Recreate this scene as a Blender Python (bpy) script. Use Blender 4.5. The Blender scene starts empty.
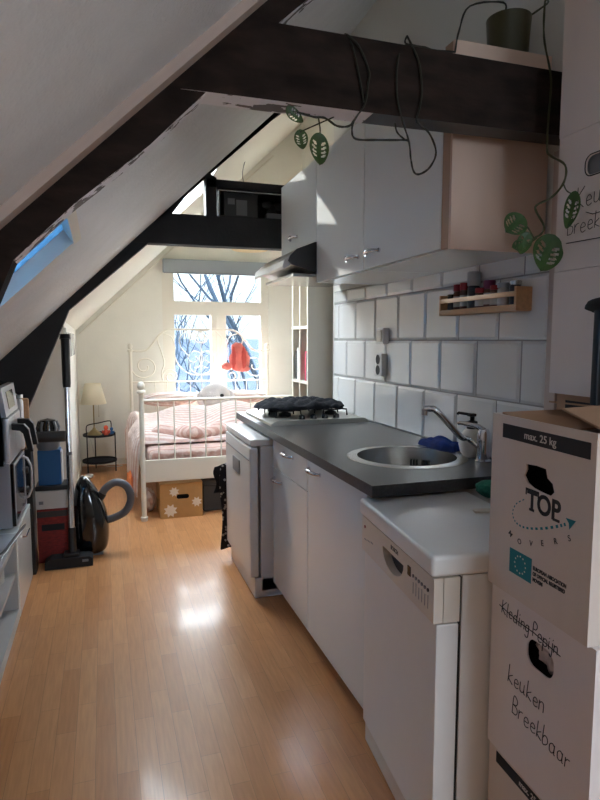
import bpy, bmesh, math, random
from mathutils import Vector, Matrix
random.seed(7)
S = bpy.context.scene
COL = S.collection
PI = math.pi

# ------------------------------------------------------------------ materials
def lin(c):
    return tuple(((x/255)/12.92 if x/255 <= .04045 else ((x/255+.055)/1.055)**2.4) for x in c)

def mat(name, rgb, rough=.5, metal=0, noise=0, nscale=20, bump=0, bscale=60, coat=0, spec=.5, stretch=(1,1,1), trans=0, sheen=0):
    m = bpy.data.materials.new(name); m.use_nodes = True
    nt = m.node_tree; n = nt.nodes; l = nt.links
    b = n['Principled BSDF']
    c = lin(rgb)
    b.inputs['Base Color'].default_value = (*c, 1)
    b.inputs['Roughness'].default_value = rough
    b.inputs['Metallic'].default_value = metal
    b.inputs['Coat Weight'].default_value = coat
    b.inputs['Coat Roughness'].default_value = .08
    b.inputs['Specular IOR Level'].default_value = spec
    b.inputs['Transmission Weight'].default_value = trans
    b.inputs['Sheen Weight'].default_value = sheen
    tc = n.new('ShaderNodeTexCoord'); mp = n.new('ShaderNodeMapping')
    mp.inputs['Scale'].default_value = stretch
    l.new(tc.outputs['Object'], mp.inputs['Vector'])
    if noise:
        t = n.new('ShaderNodeTexNoise'); t.inputs['Scale'].default_value = nscale; t.inputs['Detail'].default_value = 6
        l.new(mp.outputs[0], t.inputs['Vector'])
        r = n.new('ShaderNodeValToRGB')
        r.color_ramp.elements[0].position = .3; r.color_ramp.elements[1].position = .7
        r.color_ramp.elements[0].color = (*[x*(1-noise) for x in c], 1)
        r.color_ramp.elements[1].color = (*[min(1, x*(1+noise)) for x in c], 1)
        l.new(t.outputs['Fac'], r.inputs[0]); l.new(r.outputs[0], b.inputs['Base Color'])
    if bump:
        t = n.new('ShaderNodeTexNoise'); t.inputs['Scale'].default_value = bscale; t.inputs['Detail'].default_value = 4
        l.new(mp.outputs[0], t.inputs['Vector'])
        u = n.new('ShaderNodeBump'); u.inputs['Strength'].default_value = bump; u.inputs['Distance'].default_value = .01
        l.new(t.outputs['Fac'], u.inputs['Height']); l.new(u.outputs[0], b.inputs['Normal'])
    return m

M = {}
M['plaster'] = mat('plaster', (231,230,221), .75, noise=.03, nscale=4, bump=.08, bscale=40)
M['white_wall'] = mat('white_wall', (222,220,214), .7, bump=.05, bscale=60)
M['slope'] = mat('textured_wallpaper', (222,225,228), .45, noise=.04, nscale=9, bump=.5, bscale=90)
M['slope_far'] = mat('cream_wallpaper', (231,229,218), .6, bump=.1, bscale=120)
M['trim_pink'] = mat('painted_batten', (196,178,168), .55)
M['beam'] = mat('dark_brown_timber', (44,35,31), .8, spec=.15, noise=.5, nscale=9, bump=.22, bscale=22, stretch=(1,3,3))
M['beam_black'] = mat('black_timber', (34,34,37), .7, noise=.2, nscale=8, bump=.15)
M['gloss_white'] = mat('gloss_white_front', (236,240,238), .2, coat=.4)
M['satin_white'] = mat('satin_white_front', (236,240,238), .5, spec=.25)
M['white_enamel'] = mat('white_enamel', (224,222,218), .3, noise=.01)
M['beige_plastic'] = mat('beige_plastic', (212,202,188), .35)
M['plinth_grey'] = mat('plinth_white', (214,213,210), .4)
M['panel_pink'] = mat('pale_birch_panel', (222,194,176), .5, noise=.015, nscale=6, stretch=(4,4,.6))
M['edge_brown'] = mat('beech_edging', (176,142,116), .5)
M['worktop'] = mat('slate_laminate', (62,63,66), .33, noise=.25, nscale=120, bump=.03, bscale=200)
M['steel'] = mat('brushed_steel', (190,188,184), .27, 1, bump=.03, bscale=300)
M['chrome'] = mat('chrome', (215,215,218), .08, 1)
M['hob_steel'] = mat('satin_steel', (200,198,190), .32, .85)
M['black'] = mat('black_plastic', (14,14,16), .35)
M['black_matte'] = mat('matte_black', (20,20,22), .7)
M['black_gloss'] = mat('gloss_black', (9,9,11), .1, coat=.6)
M['charcoal'] = mat('charcoal_metal', (48,48,50), .4)
M['grey_plastic'] = mat('grey_plastic', (120,122,126), .4)
M['silver'] = mat('silver_panel', (196,198,204), .3, .7)
M['hose'] = mat('grey_hose', (98,98,102), .5)
M['blue_cloth'] = mat('blue_cloth', (24,52,120), .9, noise=.25, nscale=30, bump=.5, bscale=90)
M['green_foam'] = mat('green_sponge', (22,104,84), .9, noise=.2, nscale=60, bump=.4, bscale=120)
M['wood_light'] = mat('light_wood', (206,160,116), .5, noise=.12, nscale=8, stretch=(8,1,8))
M['red'] = mat('red_plastic', (150,20,28), .4)
M['spice'] = mat('spice_brown', (96,58,40), .6, noise=.3, nscale=40)
M['spice_dark'] = mat('dark_jar', (36,36,50), .3)
M['label_white'] = mat('paper_label', (205,202,198), .6)
M['magenta'] = mat('magenta_lid', (120,24,70), .4)
M['jar_grey'] = mat('grey_lid', (168,170,174), .4)
M['glass_jar'] = mat('pale_jar', (190,186,178), .15)
M['carton_white'] = mat('white_cardboard', (224,214,209), .8, noise=.015, nscale=4, bump=.05, bscale=50, stretch=(1,3,1))
M['carton_tan'] = mat('pale_kraft_cardboard', (212,198,186), .8, noise=.02, nscale=4, bump=.06, bscale=50, stretch=(1,4,1))
M['carton_brown'] = mat('kraft_cardboard', (168,132,104), .85, noise=.06, nscale=9)
M['inner_shade'] = mat('hollow_shade', (18,15,14), .9)  # near-black colour standing in for the shade inside hollows
M['ink'] = mat('black_ink', (20,20,24), .7)
M['print_black'] = mat('black_print', (34,34,38), .8)
M['print_grey'] = mat('pale_print', (205,198,190), .8)
M['teal'] = mat('teal_print', (18,118,128), .8)
M['paper_crumple'] = mat('crumpled_paper', (190,170,160), .8, noise=.3, nscale=40)
M['leaf'] = mat('monstera_leaf', (54,80,34), .45, noise=.25, nscale=25)
M['vine'] = mat('green_vine', (62,66,34), .6)
M['vine_dark'] = mat('dark_vine', (34,34,22), .6)
M['pot'] = mat('olive_pot', (66,62,34), .3)
M['soil'] = mat('potting_soil', (40,30,24), .95)
M['bed_white'] = mat('cream_bed_metal', (228,224,210), .4)
M['plush_white'] = mat('white_plush', (212,206,202), .95, bump=.6, bscale=80, sheen=.3)
M['plush_red'] = mat('coral_plush', (226,122,110), .95, noise=.15, nscale=12, bump=.5, bscale=60, sheen=.2)
M['orange'] = mat('orange_fabric', (226,128,74), .9)
M['toy_blue'] = mat('blue_toy', (48,104,160), .7)
M['toy_red'] = mat('red_orange_toy', (216,92,66), .7)
M['shade'] = mat('cream_lampshade', (240,232,202), .85, bump=.1)
M['brass'] = mat('aged_brass', (150,134,96), .35, .7)
M['blind_grey'] = mat('grey_blind_fabric', (150,158,164), .85)
M['red_box'] = mat('red_printed_card', (128,30,26), .6, noise=.35, nscale=35, stretch=(1,1,3))
M['blue_box'] = mat('blue_card', (30,92,146), .55)
M['dark_box'] = mat('dark_grey_box', (62,64,68), .7)
M['screen'] = mat('display_glass', (20,24,26), .15)
M['book_white'] = mat('white_book', (220,218,212), .7)
M['book_pink'] = mat('pink_book', (196,60,90), .7)
M['book_dark'] = mat('dark_book', (60,62,60), .7)
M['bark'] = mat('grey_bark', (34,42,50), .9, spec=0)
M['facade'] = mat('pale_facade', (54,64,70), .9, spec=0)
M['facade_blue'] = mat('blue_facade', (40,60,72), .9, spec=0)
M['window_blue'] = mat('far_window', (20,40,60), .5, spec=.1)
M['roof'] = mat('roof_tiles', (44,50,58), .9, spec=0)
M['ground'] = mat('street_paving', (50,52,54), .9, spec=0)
M['bookcase'] = mat('cream_laminate', (216,208,194), .5)
M['skirting'] = mat('white_skirting', (226,222,210), .5)

# laminate floor: planks along Y
def floor_mat():
    m = bpy.data.materials.new('beech_laminate'); m.use_nodes = True
    nt = m.node_tree; n = nt.nodes; l = nt.links; b = n['Principled BSDF']
    tc = n.new('ShaderNodeTexCoord'); mp = n.new('ShaderNodeMapping')
    mp.inputs['Rotation'].default_value = (0,0,PI/2)
    l.new(tc.outputs['Object'], mp.inputs['Vector'])
    def brick(w, h, a, c, mortar, off):
        k = n.new('ShaderNodeTexBrick'); k.inputs['Scale'].default_value = 1
        k.inputs['Brick Width'].default_value = w; k.inputs['Row Height'].default_value = h
        k.inputs['Mortar Size'].default_value = mortar; k.offset = off; k.inputs['Mortar Smooth'].default_value = .1
        k.inputs['Color1'].default_value = (*lin(a),1); k.inputs['Color2'].default_value = (*lin(c),1)
        k.inputs['Mortar'].default_value = (*lin((150,108,72)),1)
        l.new(mp.outputs[0], k.inputs['Vector']); return k
    k = brick(.42, .0655, (210,152,102), (194,135,86), .0006, .37)
    g = n.new('ShaderNodeTexNoise'); g.inputs['Scale'].default_value = 7; g.inputs['Detail'].default_value = 8
    mp2 = n.new('ShaderNodeMapping'); mp2.inputs['Scale'].default_value = (14,1,1)
    l.new(tc.outputs['Object'], mp2.inputs['Vector']); l.new(mp2.outputs[0], g.inputs['Vector'])
    mx = n.new('ShaderNodeMixRGB'); mx.blend_type = 'MULTIPLY'; mx.inputs[0].default_value = .35
    r = n.new('ShaderNodeValToRGB'); r.color_ramp.elements[0].position = .35; r.color_ramp.elements[1].position = .65
    r.color_ramp.elements[0].color = (.62,.55,.5,1); r.color_ramp.elements[1].color = (1,1,1,1)
    l.new(g.outputs['Fac'], r.inputs[0]); l.new(k.outputs['Color'], mx.inputs[1]); l.new(r.outputs[0], mx.inputs[2])
    l.new(mx.outputs[0], b.inputs['Base Color'])
    b.inputs['Roughness'].default_value = .33; b.inputs['Coat Weight'].default_value = .12; b.inputs['Coat Roughness'].default_value = .09; b.inputs['Specular IOR Level'].default_value = .3
    k2 = brick(1.26, .1965, (255,255,255), (255,255,255), .0016, .5); k2.inputs['Mortar'].default_value = (0,0,0,1)
    u = n.new('ShaderNodeBump'); u.inputs['Strength'].default_value = .25; u.inputs['Distance'].default_value = .002
    l.new(k2.outputs['Color'], u.inputs['Height']); l.new(u.outputs[0], b.inputs['Normal'])
    return m
M['floor'] = floor_mat()

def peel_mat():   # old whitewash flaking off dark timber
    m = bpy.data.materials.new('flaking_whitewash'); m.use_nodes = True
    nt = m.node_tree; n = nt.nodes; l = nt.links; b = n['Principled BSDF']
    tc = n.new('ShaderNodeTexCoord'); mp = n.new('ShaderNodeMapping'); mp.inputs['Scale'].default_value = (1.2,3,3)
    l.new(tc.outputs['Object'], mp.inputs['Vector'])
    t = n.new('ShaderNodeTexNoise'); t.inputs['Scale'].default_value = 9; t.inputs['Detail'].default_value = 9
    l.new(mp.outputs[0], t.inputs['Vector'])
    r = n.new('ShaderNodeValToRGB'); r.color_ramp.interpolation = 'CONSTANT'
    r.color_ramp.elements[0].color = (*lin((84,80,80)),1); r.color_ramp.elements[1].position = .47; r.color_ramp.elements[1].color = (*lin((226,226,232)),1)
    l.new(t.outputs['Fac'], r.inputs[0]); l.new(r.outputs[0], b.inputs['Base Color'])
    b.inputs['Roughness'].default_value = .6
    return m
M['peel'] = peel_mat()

def stripe_mat(name, a, c, scale, direction='Y', dist=2.5):
    m = bpy.data.materials.new(name); m.use_nodes = True
    nt = m.node_tree; n = nt.nodes; l = nt.links; b = n['Principled BSDF']
    tc = n.new('ShaderNodeTexCoord')
    w = n.new('ShaderNodeTexWave'); w.bands_direction = direction; w.inputs['Scale'].default_value = scale
    w.inputs['Distortion'].default_value = dist; w.inputs['Detail'].default_value = 2; w.inputs['Detail Scale'].default_value = .8
    l.new(tc.outputs['Object'], w.inputs['Vector'])
    r = n.new('ShaderNodeValToRGB'); r.color_ramp.elements[0].position = .35; r.color_ramp.elements[1].position = .62
    r.color_ramp.elements[0].color = (*lin(a),1); r.color_ramp.elements[1].color = (*lin(c),1)
    l.new(w.outputs['Fac'], r.inputs[0]); l.new(r.outputs[0], b.inputs['Base Color'])
    b.inputs['Roughness'].default_value = .9; b.inputs['Sheen Weight'].default_value = .2
    t = n.new('ShaderNodeTexNoise'); t.inputs['Scale'].default_value = 14
    l.new(tc.outputs['Object'], t.inputs['Vector'])
    u = n.new('ShaderNodeBump'); u.inputs['Strength'].default_value = .5; u.inputs['Distance'].default_value = .03
    l.new(t.outputs['Fac'], u.inputs['Height']); l.new(u.outputs[0], b.inputs['Normal'])
    return m
M['duvet'] = stripe_mat('striped_bed_linen', (200,166,153), (218,203,195), 8)
M['sheet'] = stripe_mat('pink_striped_sheet', (196,154,140), (216,190,178), 11, 'Y', 3)
M['pillowcase'] = stripe_mat('striped_pillowcase', (212,180,166), (234,222,214), 6, 'Y', 2)

def dotted_mat():
    m = bpy.data.materials.new('dotted_towel'); m.use_nodes = True
    nt = m.node_tree; n = nt.nodes; l = nt.links; b = n['Principled BSDF']
    tc = n.new('ShaderNodeTexCoord')
    v = n.new('ShaderNodeTexVoronoi'); v.inputs['Scale'].default_value = 38
    l.new(tc.outputs['Object'], v.inputs['Vector'])
    r = n.new('ShaderNodeValToRGB'); r.color_ramp.interpolation = 'CONSTANT'
    r.color_ramp.elements[0].color = (*lin((170,170,172)),1); r.color_ramp.elements[1].position = .3; r.color_ramp.elements[1].color = (*lin((30,30,36)),1)
    l.new(v.outputs['Distance'], r.inputs[0]); l.new(r.outputs[0], b.inputs['Base Color'])
    b.inputs['Roughness'].default_value = .95
    return m
M['dotted'] = dotted_mat()
M['cloth_dark'] = mat('dark_navy_cloth', (20,22,30), .9, noise=.5, nscale=35, bump=.7, bscale=60)

def giftbox_mat():
    m = mat('tan_box_card', (186,142,88), .8, noise=.05)
    return m
M['tan_box'] = giftbox_mat()
M['pattern_white'] = mat('white_flower_print', (226,214,196), .8)

def glass_mat():
    m = bpy.data.materials.new('window_glass'); m.use_nodes = True
    nt = m.node_tree; n = nt.nodes; l = nt.links
    n.remove(n['Principled BSDF'])
    t = n.new('ShaderNodeBsdfTransparent'); t.inputs[0].default_value = (.93,.97,1,1)
    g = n.new('ShaderNodeBsdfGlossy'); g.inputs['Roughness'].default_value = .02
    lw = n.new('ShaderNodeLayerWeight'); lw.inputs[0].default_value = .5
    pw = n.new('ShaderNodeMath'); pw.operation = 'POWER'; pw.inputs[1].default_value = 4
    l.new(lw.outputs['Facing'], pw.inputs[0])
    f = n.new('ShaderNodeMath'); f.operation = 'MULTIPLY_ADD'; f.inputs[1].default_value = .5; f.inputs[2].default_value = .03
    l.new(pw.outputs[0], f.inputs[0])
    x = n.new('ShaderNodeMixShader')
    l.new(f.outputs[0], x.inputs[0]); l.new(t.outputs[0], x.inputs[1]); l.new(g.outputs[0], x.inputs[2])
    l.new(x.outputs[0], n['Material Output'].inputs[0])
    return m
M['glass'] = glass_mat()

def blind_mat():   # translucent blue roller blind with daylight behind it
    m = bpy.data.materials.new('blue_translucent_blind'); m.use_nodes = True
    nt = m.node_tree; n = nt.nodes; l = nt.links
    n.remove(n['Principled BSDF'])
    d = n.new('ShaderNodeBsdfDiffuse'); d.inputs[0].default_value = (*lin((84,104,120)),1)
    t = n.new('ShaderNodeBsdfTranslucent'); t.inputs[0].default_value = (*lin((98,126,146)),1)
    x = n.new('ShaderNodeMixShader'); x.inputs[0].default_value = .6
    l.new(d.outputs[0], x.inputs[1]); l.new(t.outputs[0], x.inputs[2]); l.new(x.outputs[0], n['Material Output'].inputs[0])
    return m
M['blue_blind'] = blind_mat()

def shade_mat():
    m = bpy.data.materials.new('cream_shade_fabric'); m.use_nodes = True
    nt = m.node_tree; n = nt.nodes; l = nt.links
    n.remove(n['Principled BSDF'])
    d = n.new('ShaderNodeBsdfDiffuse'); d.inputs[0].default_value = (*lin((246,240,222)),1)
    t = n.new('ShaderNodeBsdfTranslucent'); t.inputs[0].default_value = (*lin((242,234,206)),1)
    x = n.new('ShaderNodeMixShader'); x.inputs[0].default_value = .35
    l.new(d.outputs[0], x.inputs[1]); l.new(t.outputs[0], x.inputs[2]); l.new(x.outputs[0], n['Material Output'].inputs[0])
    return m
M['lampshade'] = shade_mat()

# ------------------------------------------------------------------ mesh building
class G:
    def __init__(self): self.bm = bmesh.new()
    def _mi(self, faces, mi):
        if mi:
            for f in faces: f.material_index = mi
    def box(self, x0,x1,y0,y1,z0,z1, bev=0, seg=2, mi=0):
        t = bmesh.new()
        bmesh.ops.create_cube(t, size=1)
        for v in t.verts: v.co = Vector(((x0+x1)/2+v.co.x*(x1-x0), (y0+y1)/2+v.co.y*(y1-y0), (z0+z1)/2+v.co.z*(z1-z0)))
        if bev: bmesh.ops.bevel(t, geom=t.edges[:], offset=min(bev, .49*min(abs(x1-x0),abs(y1-y0),abs(z1-z0))), segments=seg, profile=.5, affect='EDGES')
        self.merge(t, mi); return self
    def merge(self, t, mi=0, mtx=None):
        mp = {}
        for v in t.verts: mp[v] = self.bm.verts.new(mtx @ v.co if mtx else v.co)
        for f in t.faces:
            try: g = self.bm.faces.new([mp[v] for v in f.verts]); g.material_index = mi if mi else f.material_index
            except ValueError: pass
        t.free(); return self
    def tube(self, pts, r, n=8, mi=0, closed=False, cap=True):
        pts = [Vector(p) for p in pts]; N = len(pts)
        rs = r if isinstance(r, (list,tuple)) else [r]*N
        T = []
        for i in range(N):
            a = pts[(i-1)%N] if (closed or i) else pts[i]; b = pts[(i+1)%N] if (closed or i < N-1) else pts[i]
            d = b-a; T.append(d.normalized() if d.length > 1e-9 else Vector((0,0,1)))
        up = Vector((0,0,1)) if abs(T[0].z) < .9 else Vector((1,0,0))
        u = T[0].cross(up).normalized(); rings = []
        for i in range(N):
            u = (u - T[i]*u.dot(T[i]))
            u = u.normalized() if u.length > 1e-6 else T[i].orthogonal().normalized()
            w = T[i].cross(u)
            rings.append([self.bm.verts.new(pts[i]+(u*math.cos(2*PI*k/n)+w*math.sin(2*PI*k/n))*rs[i]) for k in range(n)])
        fs = []
        for i in range(N if closed else N-1):
            A, B = rings[i], rings[(i+1)%N]
            for k in range(n): fs.append(self.bm.faces.new((A[k],A[(k+1)%n],B[(k+1)%n],B[k])))
        if cap and not closed: fs.append(self.bm.faces.new(rings[0][::-1])); fs.append(self.bm.faces.new(rings[-1]))
        self._mi(fs, mi); return self
    def cyl(self, p, q, r, r2=None, n=20, mi=0): return self.tube([p,q], [r, r if r2 is None else r2], n, mi)
    def lathe(self, prof, c=(0,0,0), n=28, axis='Z', mi=0, a0=0, a1=2*PI):
        c = Vector(c); full = abs(a1-a0-2*PI) < 1e-6; rings = []; m = n if full else n+1
        for r, h in prof:
            ring = []
            for k in range(m):
                a = a0+(a1-a0)*k/n
                p = Vector((r*math.cos(a), r*math.sin(a), h))
                if axis == 'X': p = Vector((h, p.x, p.y))
                elif axis == 'Y': p = Vector((p.x, h, p.y))
                ring.append(self.bm.verts.new(c+p))
            rings.append(ring)
        fs = []
        for A, B in zip(rings, rings[1:]):
            for k in range(n):
                j = (k+1)%m
                fs.append(self.bm.faces.new((A[k],A[j],B[j],B[k])))
        self._mi(fs, mi); return self
    def prism(self, poly, w0, w1, plane='XZ', mi=0):
        def P(a, b, w): return {'XZ':(a,w,b), 'YZ':(w,a,b), 'XY':(a,b,w)}[plane]
        A = [self.bm.verts.new(P(a,b,w0)) for a,b in poly]; B = [self.bm.verts.new(P(a,b,w1)) for a,b in poly]
        n = len(poly); fs = [self.bm.faces.new(A[::-1]), self.bm.faces.new(B)]
        for k in range(n): fs.append(self.bm.faces.new((A[k],A[(k+1)%n],B[(k+1)%n],B[k])))
        self._mi(fs, mi); return fs
    def ball(self, c, r, n=20, m=12, mi=0, fn=None):
        t = bmesh.new(); bmesh.ops.create_uvsphere(t, u_segments=n, v_segments=m, radius=1)
        r = (r,r,r) if not isinstance(r,(tuple,list)) else r
        for v in t.verts:
            k = fn(v.co) if fn else 1
            v.co = Vector((c[0]+v.co.x*r[0]*k, c[1]+v.co.y*r[1]*k, c[2]+v.co.z*r[2]*k))
        return self.merge(t, mi)
    def plate_hole(self, u0,u1,v0,v1, hole, w0, w1, P, mi=0):
        """flat plate with one star-shaped hole; P maps (u,v,w) to space"""
        cu = sum(h[0] for h in hole)/len(hole); cv = sum(h[1] for h in hole)/len(hole)
        hs = sorted(hole, key=lambda h: math.atan2(h[1]-cv, h[0]-cu))
        ang = sorted(set([math.atan2(h[1]-cv, h[0]-cu) for h in hs] + [math.atan2(b-cv, a-cu) for a in (u0,u1) for b in (v0,v1)]))
        def outer(a):
            dx, dy = math.cos(a), math.sin(a); t = 1e9
            if dx > 1e-9: t = min(t, (u1-cu)/dx)
            if dx < -1e-9: t = min(t, (u0-cu)/dx)
            if dy > 1e-9: t = min(t, (v1-cv)/dy)
            if dy < -1e-9: t = min(t, (v0-cv)/dy)
            return cu+dx*t, cv+dy*t
        def inner(a):
            d = Vector((math.cos(a), math.sin(a)))
            for i in range(len(hs)):
                p = Vector(hs[i])-Vector((cu,cv)); q = Vector(hs[(i+1)%len(hs)])-Vector((cu,cv)); e = q-p
                den = d.x*e.y-d.y*e.x
                if abs(den) < 1e-12: continue
                t = (p.x*e.y-p.y*e.x)/den; s = (p.x*d.y-p.y*d.x)/den
                if t > 0 and -1e-6 <= s <= 1+1e-6: return cu+d.x*t, cv+d.y*t
            return cu, cv
        n = len(ang); R = []
        for w in (w0, w1):
            R.append(([self.bm.verts.new(P(*outer(a), w)) for a in ang], [self.bm.verts.new(P(*inner(a), w)) for a in ang]))
        (o0,i0),(o1,i1) = R; fs = []
        for k in range(n):
            j = (k+1)%n
            fs += [self.bm.faces.new((o0[k],i0[k],i0[j],o0[j])), self.bm.faces.new((o1[k],o1[j],i1[j],i1[k])),
                   self.bm.faces.new((i0[k],i1[k],i1[j],i0[j])), self.bm.faces.new((o0[k],o0[j],o1[j],o1[k]))]
        self._mi(fs, mi); return self
    def build(self, name, m, parent=None, loc=None, rz=0, rot=None, smooth=40):
        bmesh.ops.recalc_face_normals(self.bm, faces=self.bm.faces[:])
        me = bpy.data.meshes.new(name); self.bm.to_mesh(me); self.bm.free()
        for x in (m if isinstance(m,(list,tuple)) else [m]): me.materials.append(M[x] if isinstance(x,str) else x)
        if smooth:
            me.polygons.foreach_set('use_smooth', [True]*len(me.polygons)); me.set_sharp_from_angle(angle=math.radians(smooth))
        o = bpy.data.objects.new(name, me); COL.objects.link(o)
        if smooth:
            wn = o.modifiers.new('weighted_normals','WEIGHTED_NORMAL'); wn.keep_sharp = True
        if parent: o.parent = parent
        if loc: o.location = loc
        if rot: o.rotation_euler = rot
        elif rz: o.rotation_euler = (0,0,rz)
        return o

def tag(o, label, cat, group=None):
    o['label'] = label; o['category'] = cat
    if group: o['group'] = group
    return o
def thing(name, label, cat, loc=(0,0,0), rz=0, group=None, rot=None):
    o = bpy.data.objects.new(name, None); COL.objects.link(o); o.empty_display_size = .05
    o.location = loc; o.rotation_euler = rot if rot else (0,0,rz)
    return tag(o, label, cat, group)
def struct(o):
    o['kind'] = 'structure'; return o
def dup(root, loc=None, rz=None, label=None):
    r = root.copy(); COL.objects.link(r)
    if loc: r.location = loc
    if rz is not None: r.rotation_euler = (0,0,rz)
    if label: r['label'] = label
    for ch in list(root.children):
        c = ch.copy(); COL.objects.link(c); c.parent = r
        for g in list(ch.children):
            d = g.copy(); COL.objects.link(d); d.parent = c
    return r

def bez(pts, n=8):
    """Catmull-Rom through the points"""
    P = [Vector(p) for p in pts]; out = []
    for i in range(len(P)-1):
        a = P[i-1] if i else P[0]*2-P[1]; b = P[i]; c = P[i+1]; d = P[i+2] if i+2 < len(P) else P[-1]*2-P[-2]
        for k in range(n):
            t = k/n
            out.append(.5*((2*b)+(c-a)*t+(2*a-5*b+4*c-d)*t*t+(3*b-a-3*c+d)*t**3))
    out.append(P[-1]); return out
def wob(co, amp, f, seed=0):
    return amp*(math.sin(co.x*f+seed)*math.cos(co.y*f*1.3+seed*2)+.5*math.sin(co.z*f*1.9+co.x*f*.7+seed*3))

# text as flat raised lettering
def lettering(name, txt, size, m, parent, mtx, depth=.0006, bold=0, align='LEFT', shear=0, sx=1):
    cu = bpy.data.curves.new(name, 'FONT'); cu.body = txt; cu.size = size; cu.extrude = depth; cu.offset = bold; cu.align_x = align; cu.shear = shear
    t = bpy.data.objects.new(name+'_tmp', cu); COL.objects.link(t)
    bpy.context.view_layer.update()
    me = bpy.data.meshes.new_from_object(t.evaluated_get(bpy.context.evaluated_depsgraph_get()))
    bpy.data.objects.remove(t); bpy.data.curves.remove(cu)
    me.materials.clear(); me.materials.append(M[m])
    me.transform(mtx @ Matrix.Diagonal((sx,1,1,1)))
    o = bpy.data.objects.new(name, me); COL.objects.link(o); o.parent = parent
    return o
# a face that looks towards -X: u runs to the viewer's right (-Y), v up
def faceX(x, y, z, rot=0):
    m = Matrix(((0,0,-1,x),(-1,0,0,y),(0,1,0,z),(0,0,0,1)))
    return m @ Matrix.Rotation(rot, 4, 'Z')
GL = {
 'K':[[(0,0),(0,1)],[(.42,.98),(.02,.45),(.45,0)]],
 'k':[[(0,0),(.02,1)],[(.33,.52),(.02,.24),(.38,0)]],
 'l':[[(.06,1),(.05,.06),(.14,0)]],
 'e':[[(.03,.24),(.34,.3),(.28,.47),(.14,.5),(.03,.34),(.06,.1),(.2,0),(.38,.08)]],
 'd':[[(.35,.4),(.2,.5),(.04,.35),(.05,.08),(.2,0),(.34,.15),(.37,1)],[(.36,.3),(.36,.05),(.42,0)]],
 'i':[[(.05,.5),(.05,.05),(.13,0)],[(.05,.68),(.07,.74)]],
 'j':[[(.12,.5),(.12,-.3),(.02,-.42),(-.08,-.3)],[(.12,.68),(.14,.74)]],
 'n':[[(0,.5),(0,0)],[(0,.35),(.15,.5),(.29,.42),(.31,.02)]],
 'g':[[(.35,.4),(.2,.5),(.04,.35),(.05,.1),(.2,.02),(.34,.15),(.36,.5),(.34,-.3),(.16,-.42),(.02,-.3)]],
 'P':[[(0,0),(0,1),(.3,.95),(.36,.75),(.25,.55),(0,.5)]],
 'p':[[(0,.5),(0,-.4)],[(0,.35),(.15,.5),(.33,.4),(.32,.1),(.15,0),(0,.1)]],
 'r':[[(0,.5),(0,0)],[(0,.3),(.12,.47),(.28,.5)]],
 'u':[[(0,.5),(.02,.1),(.14,0),(.3,.12),(.32,.5)],[(.32,.3),(.34,.05),(.42,0)]],
 'a':[[(.34,.42),(.2,.5),(.03,.35),(.05,.06),(.2,0),(.33,.15),(.35,.5),(.36,.06),(.43,0)]],
 'b':[[(0,1),(0,.04),(.2,0),(.36,.2),(.3,.45),(.12,.48),(0,.3)]],
 'B':[[(0,0),(.02,1),(.3,.95),(.36,.75),(.25,.56),(.03,.52),(.32,.46),(.42,.25),(.3,.03),(0,0)]],
}
def handwriting(name, txt, h, mtx, parent, strike=False, r=.0011):
    g = G(); x = 0; rnd = random.Random(len(txt)*7+1)
    for ch in txt:
        if ch == ' ': x += .3*h; continue
        dy = rnd.uniform(-.05,.05)*h; sc = rnd.uniform(.9,1.1)*h
        for s in GL[ch]:
            p = [mtx @ Vector((x+a*sc+b*sc*.08, dy+b*sc, .0002)) for a,b in s]
            g.tube(bez(p,4) if len(p) > 2 else p, r, 5)
        x += (max(a for s in GL[ch] for a,b in s)+.13)*sc
    if strike:
        g.tube([mtx @ Vector(q) for q in ((-.01,.4*h,.0002),(x*.3,.22*h,.0002),(x*.6,.3*h,.0002),(x*1.03,.12*h,.0002))], r*1.1, 5)
    return g.build(name, 'ink', parent)
# ------------------------------------------------------------------ room shell
KX = 0.945
def zc(x, y):    # underside of the sloping ceiling
    a = 1.775 + .033*(3.8-y) if y < 3.8 else 1.775-.02*(y-3.8)
    return a + KX*x
YB = -1.4; YF = 6.75; XL = -1.45; XWALL = 1.44; XBED = 2.25

g = G(); g.box(XL-.1,XBED+.1,YB-.1,YF+.2,-.1,0); struct(g.build('floor','floor'))

# sloping ceiling with roof-light openings (x0,x1,y0,y1)
HOLES = [(-.95,-.083,1.68,2.46), (.16,.74,3.875,4.62)]
g = G()
xs = sorted({XL,1.75,XBED+.1}|{h[0] for h in HOLES}|{h[1] for h in HOLES})
ys = sorted({YB-.1,1.58,3.8,YF+.2}|{h[2] for h in HOLES}|{h[3] for h in HOLES})
for x0,x1 in zip(xs,xs[1:]):
    for y0,y1 in zip(ys,ys[1:]):
        cx, cy = (x0+x1)/2, (y0+y1)/2
        if any(a < cx < b and c < cy < d for a,b,c,d in HOLES): continue
        lo = [(x0,y0),(x1,y0),(x1,y1),(x0,y1)]
        A = [g.bm.verts.new((x,y,zc(x,y))) for x,y in lo]; B = [g.bm.verts.new((x-.07,y,zc(x,y)+.1)) for x,y in lo]
        fs = [g.bm.faces.new(A[::-1]), g.bm.faces.new(B)]+[g.bm.faces.new((A[k],A[(k+1)%4],B[(k+1)%4],B[k])) for k in range(4)]
        if cy > 3.8:
            for f in fs: f.material_index = 1
ceil = struct(g.build('ceiling',['slope','slope_far'], smooth=0))
g = G()   # panel joint strips of the near slope
for y in (.766,-.42):
    for k in range(1): g.tube([(x,y,zc(x,y)-.001) for x in (-1.3,0,1.35)], .0022, 5)
struct(g.build('seam','charcoal',ceil))

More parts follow.
